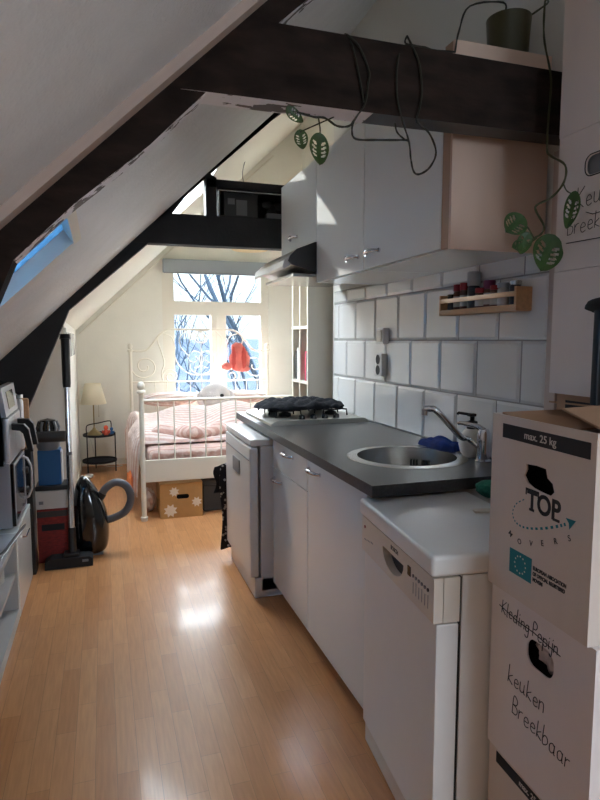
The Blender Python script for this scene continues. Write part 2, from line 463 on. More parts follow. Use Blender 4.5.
# walls
g = G(); g.box(XL-.12,XL,YB-.1,YF+.2,0,zc(XL,0)+.1); struct(g.build('wall_left','white_wall'))
RW = (.90,1.75,1.15,2.15)
g = G(); g.plate_hole(XL-.1,1.95,0,3.6,[(RW[0],RW[2]),(RW[1],RW[2]),(RW[1],RW[3]),(RW[0],RW[3])],YB-.12,YB,lambda u,v,w:(u,w,v)); struct(g.build('wall_back','white_wall',smooth=0))
w4 = struct(thing('added_fill_window','','')); del w4['label'], w4['category']  # unseen window, added behind the camera to let in fill light
g = G(); a,b,c,d = RW
g.box(a,a+.05,YB-.1,YB-.03,c,d); g.box(b-.05,b,YB-.1,YB-.03,c,d); g.box(a+.05,b-.05,YB-.1,YB-.03,c,c+.05); g.box(a+.05,b-.05,YB-.1,YB-.03,d-.05,d); struct(g.build('window_frame','skirting',w4,smooth=0))
g = G(); g.box(a+.045,b-.045,YB-.068,YB-.062,c+.045,d-.045); struct(g.build('pane','glass',w4,smooth=0))
g = G(); g.box(XWALL,1.95,1.62,3.68,0,3.6); wr = struct(g.build('wall_right','white_wall'))
g = G(); g.box(1.83,1.95,YB,1.62,0,3.7); struct(g.build('wall_recess','white_wall'))
g = G(); g.box(XBED,XBED+.12,3.68,YF+.2,0,4.2); g.box(1.95,XBED,3.56,3.68,0,4.2); struct(g.build('wall_bedroom','plaster'))
# closet partition under the slope, left of the nightstand
g = G(); g.prism([(4.72,0),(YF,0),(YF,zc(-.27,YF)+.02),(4.72,zc(-.27,4.72)+.02)], -.30,-.27,'YZ')
g.prism([(XL,0),(-.30,0),(-.30,zc(-.3,4.7)+.02),(XL,zc(XL,4.7)+.02)],4.72,4.75,'XZ')
wp = struct(g.build('wall_closet','white_wall', smooth=0))
g = G()
for k in range(5): g.box(-.272,-.262+.002*(k%2),4.76+k*.3,4.99+k*.3,1.22,1.42,.006)
g.box(-.275,-.255,4.70,4.74,0,1.45,.005)
struct(g.build('panel_trim','gloss_white',wp))
# far wall with the window opening
WX0,WX1,WZ0,WZ1 = .63,1.84,.70,2.16
g = G()
zt = lambda x: zc(x,YF)+.06
g.prism([(XL,0),(WX0,0),(WX0,zt(WX0)),(XL,zt(XL))],YF,YF+.2); g.prism([(WX1,0),(XBED+.1,0),(XBED+.1,zt(XBED)),(WX1,zt(WX1))],YF,YF+.2)
g.prism([(WX0,0),(WX1,0),(WX1,WZ0),(WX0,WZ0)],YF,YF+.2); g.prism([(WX0,WZ1),(WX1,WZ1),(WX1,zt(WX1)),(WX0,zt(WX0))],YF,YF+.2)
wf = struct(g.build('wall_far','plaster', smooth=0))
g = G(); g.box(-.27,XBED,YF-.012,YF,0,.07); struct(g.build('baseboard_far','skirting'))
g = G(); g.box(-.27,-.258,4.75,YF-.02,0,.07); struct(g.build('baseboard_closet','skirting'))
g = G(); g.tube([(-.24,YF-.008,zc(-.24,YF)-.07),(1.9,YF-.008,zc(1.9,YF)-.07)],.009,6); struct(g.build('trim_3','skirting'))

# window 1
w1 = struct(thing('window_1','',''))
for k in ('label','category'): del w1[k]
g = G(); y0,y1 = YF+.02,YF+.10
g.box(WX0,WX0+.13,y0,y1,WZ0,WZ1); g.box(WX1-.09,WX1,y0,y1,WZ0,WZ1)
a,b = WX0+.13,WX1-.09
g.box(a,b,y0,y1,WZ1-.06,WZ1); g.box(a,b,y0,y1,1.64,1.79); g.box(a,b,y0,y1,WZ0,.76)
g.box(1.17,1.34,y0-.005,y1,.76,1.64); g.box(1.225,1.245,y0-.014,y0-.005,.78,1.62,.003)
g.box(WX0-.02,WX1+.02,YF-.04,YF+.018,WZ0-.03,WZ0+.005,.006)
struct(g.build('window_frame','skirting',w1))
for a,b,c,d in ((WX0+.12,WX1-.08,1.78,WZ1-.05),(WX0+.12,1.18,.75,1.65),(1.33,WX1-.08,.75,1.65)):
    g = G(); g.box(a,b,YF+.055,YF+.061,c,d); struct(g.build('pane','glass',w1,smooth=0))

# roof lights
def rooflight(n, h, blind=False):
    x0,x1,y0,y1 = h
    r = struct(thing(n,'',''));  del r['label'], r['category']
    g = G()
    def bar(a,b,c,d,t0=-.006,t1=.06):
        lo = [(a,c),(b,c),(b,d),(a,d)]
        A = [g.bm.verts.new((x-.7*t0,y,zc(x,y)+t0)) for x,y in lo]; B = [g.bm.verts.new((x-.7*t1,y,zc(x,y)+t1)) for x,y in lo]
        g.bm.faces.new(A[::-1]); g.bm.faces.new(B)
        for k in range(4): g.bm.faces.new((A[k],A[(k+1)%4],B[(k+1)%4],B[k]))
    bar(x1-.014,x1+.012,y0-.02,y1+.01); bar(x0-.012,x0+.014,y0-.02,y1+.01); bar(x0,x1,y0-.012,y0+.014); bar(x0,x1,y1-.006,y1+.006,-.002)
    struct(g.build('window_frame','skirting',r,smooth=0))
    def sheet(t, m, nm):
        g = G(); lo = [(x0,y0),(x1,y0),(x1,y1),(x0,y1)]
        A = [g.bm.verts.new((x-.7*t,y,zc(x,y)+t)) for x,y in lo]; B = [g.bm.verts.new((x-.7*t-.002,y,zc(x,y)+t+.003)) for x,y in lo]
        g.bm.faces.new(A[::-1]); g.bm.faces.new(B)
        for k in range(4): g.bm.faces.new((A[k],A[(k+1)%4],B[(k+1)%4],B[k]))
        return g.build(nm, m, r, smooth=0)
    struct(sheet(.075,'glass','pane'))
    if blind: struct(sheet(.045,'blue_blind','blind'))
rooflight('window_2',HOLES[0],True); rooflight('window_3',HOLES[1])

# dark roof trusses
def truss(name, y0, y1, rafter, beam, m, lower_white=0, extra=()):
    g = G()
    fs = g.prism(rafter, y0, y1)
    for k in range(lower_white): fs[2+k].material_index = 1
    fs = g.prism(beam, y0-.004, y1+.004)
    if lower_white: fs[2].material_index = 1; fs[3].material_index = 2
    for p in extra: g.prism(p, y0-.002, y1+.002)
    return struct(g.build(name, m, smooth=0))
Y1A,Y1B = 1.55,1.622
up1 = [(x, zc(x,1.6)+.04) for x in (1.1,.4,-.2,-1.0,-1.45)]
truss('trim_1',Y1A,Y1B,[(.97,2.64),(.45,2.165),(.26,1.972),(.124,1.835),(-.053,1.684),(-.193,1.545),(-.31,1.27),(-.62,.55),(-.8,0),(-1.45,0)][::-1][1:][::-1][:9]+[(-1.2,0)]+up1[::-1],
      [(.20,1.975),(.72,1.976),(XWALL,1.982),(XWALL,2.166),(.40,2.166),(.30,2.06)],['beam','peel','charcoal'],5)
# batten along the near rafter
g = G(); p = [(x,zc(x,1.53)-.032) for x in (-1.3,1.3)]+[(x,zc(x,1.53)+.02) for x in (1.3,-1.3)]
g.prism(p,1.495,1.55); struct(g.build('trim_4','trim_pink',smooth=0))
Y2A,Y2B = 3.78,3.86
truss('trim_2',Y2A,Y2B,[(1.6,3.235),(1.131,2.808),(.856,2.605),(.62,2.385),(.29,1.955),(-.185,1.536),(-.42,.98),(-.62,.5),(-.82,0),(-1.4,0)]+[(x,zc(x,3.8)+.02) for x in (-1.44,-.5,.5,1.6)],
      [(.05,1.945),(.6,1.945),(1.95,1.952),(1.95,2.128),(.40,2.128),(.2,1.99)],['beam_black'],0,
      ([(.632,2.12),(.70,2.12),(.70,2.36),(.632,2.40)],[(.64,2.305),(1.95,2.30),(1.95,2.345),(.64,2.352)]))

# tiled splashback: bevelled tiles as relief on the kitchen wall
g = G(); TW,TH = .270,.2295
for r,(z0,z1) in enumerate([(.896,1.128),(1.131,1.357),(1.360,1.588),(1.591,1.668)]):
    off = 1.8-(.135 if r%2 == 0 else 0)-TW*2
    k = 0
    while True:
        a = off+k*TW+.0015; b = a+TW-.003; k += 1
        if a > 3.64: break
        a = max(a,1.665); b = min(b,3.64)
        if b-a < .02: continue
        t = .012; x0 = XWALL-.002; x1 = XWALL-.010
        lo = [(a,z0),(b,z0),(b,z1),(a,z1)]; hi = [(a+t,z0+t),(b-t,z0+t),(b-t,z1-t),(a+t,z1-t)]
        A = [g.bm.verts.new((x0,y,z)) for y,z in lo]; B = [g.bm.verts.new((x1,y,z)) for y,z in hi]
        g.bm.faces.new(B)
        for q in range(4): g.bm.faces.new((A[q],A[(q+1)%4],B[(q+1)%4],B[q]))
M['tile'] = mat('glazed_white_tile',(228,227,224),.05,coat=1,bump=.06,bscale=9)
struct(g.build('tiles','tile',wr,smooth=0))
g = G(); g.box(XWALL-.003,XWALL-.0005,1.665,3.645,.89,1.67); struct(g.build('grout',mat('grout',(150,148,144),.8),wr))
g = G(); g.box(XWALL-.014,XWALL+.01,1.612,1.664,.0,1.975,.004); struct(g.build('edge_strip','trim_pink',wr))

# ------------------------------------------------------------------ outdoors
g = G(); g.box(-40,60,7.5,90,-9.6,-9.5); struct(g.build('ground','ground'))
def building(x0,x1,y,zt,label,m,cols,rows):
    b = thing('building',label,'building',(0,0,0))
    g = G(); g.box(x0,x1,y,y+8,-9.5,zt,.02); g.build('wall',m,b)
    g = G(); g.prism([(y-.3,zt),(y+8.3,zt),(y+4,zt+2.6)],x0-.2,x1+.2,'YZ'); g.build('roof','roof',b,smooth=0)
    for i in range(cols):
        for j in range(rows):
            cx = x0+(i+.5)*(x1-x0)/cols; cz = zt-1.6-j*2.7
            g = G(); g.box(cx-.5,cx+.5,y-.06,y+.02,cz-.85,cz+.85,.02); f = g.build('window','skirting',b)
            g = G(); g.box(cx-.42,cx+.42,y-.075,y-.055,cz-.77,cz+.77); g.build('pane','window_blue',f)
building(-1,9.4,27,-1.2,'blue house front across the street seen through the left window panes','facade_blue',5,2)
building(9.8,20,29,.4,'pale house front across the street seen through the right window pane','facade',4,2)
def tree(x,y,h,label,seed):
    rnd = random.Random(seed); g = G()
    def br(p,d,L,r,lv):
        pts=[p]; q=p.copy(); dd=d.copy()
        for k in range(4):
            dd = (dd+Vector((rnd.uniform(-.22,.22),rnd.uniform(-.22,.22),rnd.uniform(-.05,.15)))).normalized(); q = q+dd*L/4; pts.append(q.copy())
        g.tube(pts,[r*(1-.13*k) for k in range(5)],5 if lv > 1 else 7)
        if lv >= 5: return
        for k in range(4 if lv < 2 else 3):
            a = rnd.uniform(0,2*PI); s = rnd.uniform(.5,.95); o = pts[rnd.randint(2,4)]
            nd = (dd+Vector((math.cos(a)*s,math.sin(a)*s,rnd.uniform(-.1,.5)))).normalized()
            br(o.copy(),nd,L*rnd.uniform(.55,.75),r*.5,lv+1)
    br(Vector((x,y,-9.5)),Vector((0,0,1)),h*.55,.2,0)
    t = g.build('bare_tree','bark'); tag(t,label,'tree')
tree(2.1,15,16,'bare winter tree outside, nearer the left edge of the window',3)
tree(6.2,22.5,17,'bare winter tree outside, behind the right window pane',11)
# ------------------------------------------------------------------ real positions measured along lines of sight
_Yc = Vector((103-300,60,-595)).normalized(); _Zc = Vector((0,595,60)).normalized(); _R = Matrix((_Yc.cross(_Zc),_Yc,_Zc))
def at(u, v, x=None, y=None, z=None):
    d = _R @ Vector((u-300,400-v,-595.)); o = Vector((0,0,1.36))
    t = x/d.x if x is not None else (y/d.y if y is not None else (z-1.36)/d.z)
    return o+d*t

# ------------------------------------------------------------------ kitchen run
def bow_handle(name, y0, y1, x, z, parent, out=.03):
    g = G(); n = 14; pts = []
    for k in range(n+1):
        t = k/n; pts.append((x-out*(math.sin(PI*t)**.45), y0+(y1-y0)*t, z+.004*math.sin(PI*t)))
    g.tube(pts,[.0055+.004*math.sin(PI*k/n) for k in range(n+1)],10)
    for y in (y0,y1): g.cyl((x+.002,y,z),(x-.006,y,z),.009)
    return g.build(name,'chrome',parent)
def cab_box(g, x0,x1,y0,y1,z0,z1,t=.016):
    g.box(x0,x1,y0,y0+t,z0,z1); g.box(x0,x1,y1-t,y1,z0,z1); g.box(x0,x1,y0+t,y1-t,z0,z0+t); g.box(x0,x1,y0+t,y1-t,z1-t,z1); g.box(x1-.006,x1,y0+t,y1-t,z0+t,z1-t)

# sink unit (stands beside the dishwasher)
t = thing('base_cabinet','white base cabinet with one tall glossy door, under the round sink','kitchen cabinet',(0,0,0))
g = G(); cab_box(g,.838,1.425,1.765,2.372,.085,.70); g.box(.838,1.425,1.765,1.781,.70,.86); g.box(.838,1.425,2.356,2.372,.70,.86); g.build('carcass','white_enamel',t)
g = G(); g.box(.872,.888,1.765,2.372,0,.084); g.build('plinth','plinth_grey',t)
g = G(); g.box(.816,.836,1.768,2.370,.088,.857,.002); d = g.build('door','gloss_white',t); bow_handle('handle',2.215,2.345,.816,.817,d)
# drawer unit
t = thing('base_cabinet','white base cabinet with a drawer above a door, under the hob end','kitchen cabinet',(0,0,0))
g = G(); cab_box(g,.838,1.425,2.376,2.925,.085,.86); g.build('carcass','white_enamel',t)
g = G(); g.box(.872,.888,2.376,2.925,0,.084); g.build('plinth','plinth_grey',t)
g = G(); g.box(.816,.836,2.378,2.923,.088,.707,.002); d = g.build('door','gloss_white',t); bow_handle('handle',2.76,2.89,.816,.655,d)
g = G(); g.box(.816,.836,2.378,2.923,.711,.857,.002); d = g.build('drawer','gloss_white',t); bow_handle('handle',2.58,2.72,.816,.818,d)

# worktop with the sink cut-out
SX,SY,SR = 1.13,2.08,.225
hole = [(SX+(SR-.012)*math.cos(a*PI/24), SY+(SR-.012)*math.sin(a*PI/24)) for a in range(48)]
g = G(); g.plate_hole(.795,1.432,1.682,3.72,hole,.862,.9,lambda u,v,w:(u,v,w))
tag(g.build('worktop','worktop',smooth=30),'long dark slate worktop holding the round sink and the hob','worktop')
# sink
t = thing('sink','round stainless steel sink let into the dark worktop','sink',(SX,SY,.9))
g = G(); g.lathe([(SR-.03,.0035),(SR,.0035),(SR+.012,.001),(SR+.012,-.0005),(SR-.013,-.001),(SR-.015,-.02)],n=48); g.build('rim','steel',t)
g = G(); g.lathe([(SR-.018,.002),(SR-.022,-.05),(SR-.03,-.13),(SR-.07,-.16),(.05,-.165),(.0,-.165)],n=48); g.build('bowl','steel',t)
g = G()
for k in range(3):
    for s in (-.03,.02): 
        a = math.radians(70); y = s+k*.012
        g.box(SR-.034,SR-.0265,y,y+.006,-.085,-.05)
g.build('overflow_slots','inner_shade',t,rz=math.radians(42))
g = G(); g.lathe([(0,.003),(.035,.003),(.042,0)],(0,0,-.165)); g.build('drain','chrome',t)
# tap
t = thing('kitchen_tap','chrome mixer tap with a long rising spout beside the sink','tap',(1.355,1.895,.9))
g = G(); g.lathe([(0,0),(.03,0),(.03,.006),(.024,.012),(.023,.075),(.0245,.08),(.0245,.11),(.018,.125),(0,.128)]); g.build('base','chrome',t)
b0 = Vector((1.355,1.895,.9))
pts = bez([Vector((0,0,.045)),Vector((-.045,.03,.083)),at(460,436,x=1.25)-b0,at(438,412,x=1.165)-b0,at(430,408.5,x=1.14)-b0,at(424,409,x=1.12)-b0],5)
g = G(); g.tube(pts,[.0095+.004*k/25 for k in range(len(pts))],12); e = pts[-2]; g.cyl((e.x,e.y,e.z),(e.x-.001,e.y,e.z-.024),.0125,.0115); g.build('spout','chrome',t)
g = G(); g.tube(bez([(0,0,.12),(-.01,.03,.132),(-.03,.09,.137),(-.035,.115,.135)],5),[.012]*5+[.010]*5+[.008]*6,10); g.build('lever','chrome',t)
# soap
p = Vector((1.375,2.0,.9))
t = thing('soap_dispenser','white round soap bottle with a black pump, behind the tap','soap dispenser',p)
g = G(); g.lathe([(0,0),(.03,0),(.043,.018),(.051,.05),(.046,.085),(.028,.108),(.018,.113),(0,.113)]); g.build('bottle',mat('ivory_soap',(206,198,186),.4),t)
g = G(); g.lathe([(.019,.11),(.021,.112),(.021,.14),(.009,.145),(.009,.165),(0,.165)]); g.box(-.018,.012,-.012,.012,.160,.172,.003); g.tube([(-.01,0,.168),(-.03,.05,.17),(-.032,.054,.164)],.006,8); g.build('pump','black',t)
def crumple(name, nx, ny, sx, sy, hgt, seed, m, folds=3.2, edge=.25):
    """a crumpled cloth lying on a surface: closed lumpy sheet"""
    rnd = random.Random(seed); g = G(); ph = [rnd.uniform(0,6) for _ in range(6)]
    def H(a,b):
        e = min(1,(1-abs(a)**3))*min(1,(1-abs(b)**3)); r = abs(math.sin(a*folds+b*folds*.6+ph[0]))*.5+abs(math.sin(b*folds*1.7-a*folds*.8+ph[1]))*.35+.25*abs(math.sin(a*folds*2.3+ph[2]+b*1.5))
        return hgt*(.12+.88*r)*max(e,0)**.45+.003
    top = [[None]*(ny+1) for _ in range(nx+1)]; bot = [[None]*(ny+1) for _ in range(nx+1)]
    for i in range(nx+1):
        for j in range(ny+1):
            a = -1+2*i/nx; b = -1+2*j/ny
            w = 1+.12*math.sin(3*a+ph[3])*math.cos(2.5*b+ph[4])
            c = 1-.18*(a*a*b*b); x = a*sx*w*c; y = b*sy*(1+.1*math.sin(4*a+ph[5]))*c
            top[i][j] = g.bm.verts.new((x,y,H(a,b))); bot[i][j] = g.bm.verts.new((x,y,0))
    for i in range(nx):
        for j in range(ny):
            g.bm.faces.new((top[i][j],top[i+1][j],top[i+1][j+1],top[i][j+1])); g.bm.faces.new((bot[i][j],bot[i][j+1],bot[i+1][j+1],bot[i+1][j]))
    for i in range(nx):
        for j in (0,ny): g.bm.faces.new((top[i][j],top[i+1][j],bot[i+1][j],bot[i][j]))
    for j in range(ny):
        for i in (0,nx): g.bm.faces.new((top[i][j],top[i][j+1],bot[i][j+1],bot[i][j]))
    return g.build(name, m, smooth=60)
o = crumple('dishcloth',30,30,.05,.115,.045,17,'blue_cloth',1.7); o.location = (1.365,2.21,.9); o.rotation_euler = (0,0,.15)
tag(o,'crumpled dark blue dishcloth on the worktop by the soap bottle','cloth')
# hob
t = thing('gas_hob','steel gas hob set into the far end of the worktop','hob',(0,0,0))
g = G(); g.prism([(.838,.9),(.842,.912),(.872,.925),(1.385,.925),(1.41,.912),(1.414,.9)],3.045,3.645,'XZ'); g.build('plate','hob_steel',t)
for k in range(4):
    x = 1.03+.068*k
    g = G(); g.lathe([(.019,0),(.017,.016),(.015,.021),(0,.022)],(x,3.095,.925),18); g.box(x-.003,x+.003,3.08,3.11,.945,.951,.001); g.build('knob','black_gloss',t)
for (x,y) in ((.98,3.25),(1.26,3.25),(.98,3.5),(1.26,3.5)):
    g = G()
    for a in range(4):
        c,s = math.cos(a*PI/2+.78),math.sin(a*PI/2+.78); g.tube([(x+.03*c,y+.03*s,.962),(x+.1*c,y+.1*s,.962),(x+.105*c,y+.105*s,.926)],.005,6)
    g.tube([(x+.07*math.cos(a*PI/10),y+.07*math.sin(a*PI/10),.962) for a in range(20)],.005,6,closed=True)
    g.lathe([(.035,.925),(.035,.94),(.02,.947),(0,.948)],(x,y,0),16)
    g.build('burner','black_matte',t)
o = crumple('kitchen_towel',44,44,.25,.20,.05,9,'cloth_dark',4.5); o.location = (1.10,3.36,.9675); tag(o,'crumpled dark navy kitchen towel heaped over the gas hob','towel')

# white undercounter appliance under the far end of the worktop
t = thing('undercounter_fridge','white undercounter appliance sticking out under the far end of the worktop','fridge',(0,0,0))
fx = .695
g = G(); g.box(fx+.06,1.40,2.945,3.565,.035,.812,.004); g.build('body','white_enamel',t)
g = G(); g.box(fx+.004,1.405,2.94,3.57,.814,.85,.008); g.build('top','white_enamel',t)
g = G(); g.box(fx,fx+.048,2.942,3.568,.115,.808,.01); d = g.build('door','white_enamel',t)
g = G(); g.box(fx-.006,fx+.006,3.17,3.34,.62,.70,.004); g.build('handle_recess','grey_plastic',d)
g = G(); g.box(fx-.003,fx+.003,2.95,3.56,.74,.745); g.build('seal_line','grey_plastic',d)
g = G(); g.box(fx+.025,1.40,2.945,3.565,0,.11,.006); g.build('plinth','white_enamel',t)
# dotted towel + dark bag hanging off its far corner
def hang_cloth(name, w, h, m, folds, seed, depth=.012):
    g = G(); nx,nz = 14,24; V = []; rnd = random.Random(seed); ph = rnd.uniform(0,6)
    for s in (0,1):
        V.append([[g.bm.verts.new((( i/nx-.5)*w*(1-.12*(1-j/nz)*0+.1*math.sin(j*.3)), depth*math.sin(i/nx*folds*2*PI+ph)*(.3+.7*j/nz)+s*.006, -h*j/nz-.01*math.sin(i*.8+ph))) for j in range(nz+1)] for i in range(nx+1)])
    for i in range(nx):
        for j in range(nz):
            for s in (0,1): g.bm.faces.new((V[s][i][j],V[s][i+1][j],V[s][i+1][j+1],V[s][i][j+1]))
    for i in range(nx):
        for j in (0,nz): g.bm.faces.new((V[0][i][j],V[0][i+1][j],V[1][i+1][j],V[1][i][j]))
    for j in range(nz):
        for i in (0,nx): g.bm.faces.new((V[0][i][j],V[0][i][j+1],V[1][i][j+1],V[1][i][j]))
    return g.build(name,m,smooth=70)
o = hang_cloth('tea_towel',.16,.54,'dotted',2,3); o.location = (.745,3.580,.60); tag(o,'black and white dotted tea towel hanging at the far side of the white appliance','towel')
o = hang_cloth('apron',.20,.17,'cloth_dark',2,8,.02); o.location = (.735,3.612,.585); tag(o,'dark cloth hanging behind the dotted towel at the white appliance','cloth')

# dishwasher, standing slightly askew in front
t = thing('dishwasher','white dishwasher with a row of buttons, standing beside the moving boxes','dishwasher',(.722,1.195,0),-.10)
g = G(); g.box(0,.385,0,.55,.796,.85,.012,3); g.build('top','white_enamel',t)
g = G(); g.box(.085,.38,.008,.542,.03,.794); g.build('body','white_enamel',t)
g = G(); g.box(.079,.0845,.012,.538,.05,.79); g.build('door_seal','black',t)
g = G(); g.box(.018,.078,.006,.544,.085,.676,.006); d = g.build('door','white_enamel',t)
hole = [(.31+.065*math.cos(a*PI/12), .752-(.062*abs(math.sin(a*PI/12))**.8 if math.sin(a*PI/12) < 0 else -.006*math.sin(a*PI/12))) for a in range(24)]
hole = [(.275+.08*math.cos(a*PI/14), .752+.052*math.sin(a*PI/14)) for a in range(14,29)]+[(.275+.08-.02*k,.754) for k in range(9)]
g = G(); g.plate_hole(.006,.544,.680,.792,hole,.010,.034,lambda u,v,w:(w,u,v)); g.box(.036,.078,.006,.544,.680,.792); cp = g.build('control_panel','beige_plastic',t,smooth=30)
g = G(); g.lathe([(.0,0),(.068,0)],(0,0,0),8); g.bm.clear(); g.box(.0345,.0355,.18,.37,.69,.77); g.build('handle_recess','dark_box',cp)
g = G(); g.box(.008,.011,.145,.165,.742,.768,.001); g.build('display','screen',cp)
for k in range(6):
    y = .128-.018*k
    g = G(); g.cyl((.0101,y,.752),(.0075,y,.752),.0045,n=12); g.build('button','charcoal' if k == 5 else 'grey_plastic',cp)
    g = G(); g.box(.0092,.0101,y-.001,y+.001,.705,.735+.004*(k%2)); g.build('button_mark','grey_plastic',cp)
g = G(); g.cyl((.0101,.515,.762),(.008,.515,.762),.005,n=12); g.build('indicator_light','red',cp)
mt = faceX(.0098,.29,.768); lettering('maker_mark','BOSCH',.017,'charcoal',cp,mt,.0004,.0004)
mt = faceX(.0098,.505,.735)
for k in range(3):
    g = G(); g.box(.0093,.0101,.44+.03*k,.46+.03*k,.728-.004*k,.731-.004*k); g.build('button_mark','grey_plastic',cp)
g = G(); g.box(.071,.378,.012,.538,0,.028); g.box(.026,.07,.008,.542,.012,.080,.004); g.build('plinth','beige_plastic',t)
o = G(); o.ball((0,0,.03),(.045,.075,.03),20,12,fn=lambda c:1+wob(c,.06,5)); o = o.build('sponge','green_foam',loc=(1.19,1.585,.85),rz=.5); tag(o,'rounded green sponge on the white dishwasher top by the box','sponge')
o = G(); o.box(-.045,.045,-.012,.012,0,.008,.003); o = o.build('scraper','beige_plastic',loc=(1.075,1.47,.85),rz=-.25); tag(o,'small flat beige scraper lying on the dishwasher top','scraper')

# wall cabinets
CB,CT = 1.655,2.285
def wall_cab(y0,y1,z0,label,hy,hz,end=False):
    t = thing('wall_cabinet',label,'kitchen cabinet',(0,0,0))
    g = G(); g.box(1.082,XWALL-.012,y0,y1,z0,CT); g.build('carcass','gloss_white',t)
    if end:
        g = G(); g.box(1.062,XWALL-.012,y0-.012,y0-.001,z0-.004,CT); g.build('end_panel','panel_pink',t)
        g = G(); g.box(1.062,1.081,y0,y0+.042,z0,CT); g.build('edge_strip','edge_brown',t); y0 += .044
    g = G(); g.box(1.062,1.080,y0+.002,y1-.002,z0+.002,CT-.002,.002); d = g.build('door','satin_white',t)
    bow_handle('handle',hy-.062,hy+.062,1.062,hz,d,.026)
wall_cab(1.705,2.362,CB,'wall cabinet nearest the brown beam end, with a pinkish side panel',2.27,1.718,True)
wall_cab(2.365,2.952,CB,'middle wall cabinet with full height door beside the extractor hood',2.475,1.718)
wall_cab(2.956,3.59,1.868,'short wall cabinet above the extractor hood','x' and 3.33,1.94)
# extractor hood
t = thing('extractor_hood','slanted extractor hood with dark end cap under the short wall cabinet','extractor hood',(0,0,0))
prof = [(1.06,1.864),(.96,1.825),(.925,1.79),(.915,1.765),(.935,1.745),(1.06,1.712),(1.42,1.705),(1.42,1.864)]
g = G(); g.prism(prof,2.965,3.585,'XZ'); g.build('body','hob_steel',t,smooth=50)
g = G(); g.prism([(a-.003,b) for a,b in prof[:-2]]+[(1.1,1.712),(1.1,1.864)],2.956,2.965,'XZ'); g.build('end_cap','charcoal',t)
g = G(); g.prism([(.93,1.80),(.895,1.768),(.885,1.735),(.893,1.725),(.93,1.745)],2.975,3.58,'XZ'); g.build('visor','white_enamel',t,smooth=30)
g = G(); g.box(.95,1.36,3.0,3.55,1.690,1.7045); g.build('filter','steel',t)

# switch and socket
def plate(y,z,w,h,name,label,cat):
    t = thing(name,label,cat,(XWALL-.0105,y,z)); g = G(); g.box(-.034,0,-w/2,w/2,-h/2,h/2,.005); g.build('plate','white_enamel',t); return t
t = plate(2.885,1.382,.085,.085,'light_switch','white square light switch on the tiles above the socket','light switch')
g = G(); g.box(-.040,-.033,-.028,.028,-.03,.03,.003); g.build('rocker','beige_plastic',t)
t = plate(2.90,1.228,.082,.12,'power_socket','white double power socket with dark recesses on the tiles','socket')
for z in (-.028,.028):
    g = G(); g.lathe([(.0,-.0345),(.024,-.0345),(.026,-.036),(.022,-.036)],(0,0,z),20,'X'); g.build('outlet','charcoal',t)
# spice rack
t = thing('spice_rack','light wooden spice rack screwed to the tiles','shelf',(0,0,0))
ra,rb,rx0,rx1,rz0,rz1 = 1.745,2.245,1.362,XWALL-.0105,1.462,1.546
g = G(); g.box(rx0,rx1,ra,ra+.012,rz0,rz1,.002); g.build('end_panel','wood_light',t)
g = G(); g.box(rx0,rx1,rb-.012,rb,rz0,rz1,.002); g.build('end_panel','wood_light',t)
g = G(); g.box(rx0,rx1,ra+.012,rb-.012,rz0,rz0+.01); g.build('bottom_board','wood_light',t)
g = G(); g.box(rx0,rx0+.008,ra+.012,rb-.012,rz0+.0105,rz0+.022); g.build('rail','wood_light',t)
g = G(); g.box(rx0,rx0+.008,ra+.012,rb-.012,rz1-.034,rz1-.016,.001); g.build('rail','wood_light',t)
def jar(name,u,x,r,h,body,lid,lh,label,lr=1.04,cat='spice jar'):
    y = at(u,300,x=x).y
    t = thing(name,label,cat,(x,y,rz0+.0105),group='spices on the wooden rack')
    g = G(); g.lathe([(0,0),(r*.95,0),(r,.004),(r,h-lh-.006),(r*.85,h-lh),(0,h-lh)],n=18); g.build('body',body,t)
    g = G(); g.lathe([(0,h-lh+.0005),(r*lr,h-lh+.0005),(r*lr,h-.002),(r*lr*.9,h),(0,h)],n=18); g.build('lid',lid,t)
    if body in ('spice','glass_jar'):
        g = G(); g.lathe([(r*1.012,h*.2),(r*1.012,h*.58)],n=18); g.build('paper_label','label_white',t)
jar('spice_jar',451.5,1.402,.016,.078,'spice_dark','screen',.02,'small dark jar farthest along the wooden spice rack')
jar('spice_jar',457.5,1.402,.017,.115,'spice','red',.028,'tall red topped spice jar, second from far end of rack')
jar('spice_jar',464,1.402,.017,.118,'spice','red',.03,'tall red topped spice jar just left of the grey topped bottle')
jar('spice_bottle',473.5,1.400,.0245,.155,'spice_dark','jar_grey',.055,'tallest bottle on the rack, with a wide grey cap')
jar('spice_jar',480.5,1.3955,.021,.088,'spice','red',.02,'squat spice jar with red lid, right beside the grey capped bottle')
jar('spice_jar',489,1.415,.022,.115,'spice','magenta',.034,'jar with a dark magenta lid at the back of the rack')
jar('spice_jar',494.5,1.391,.017,.09,'spice','red',.018,'small red lidded jar in front of the magenta one')
jar('spice_jar',503,1.396,.021,.095,'glass_jar','jar_grey',.018,'pale jar with silver lid near the big end panel')
jar('spice_jar',515,1.405,.021,.098,'spice_dark','steel',.016,'dark jar with a flat silver lid nearest the rack end')
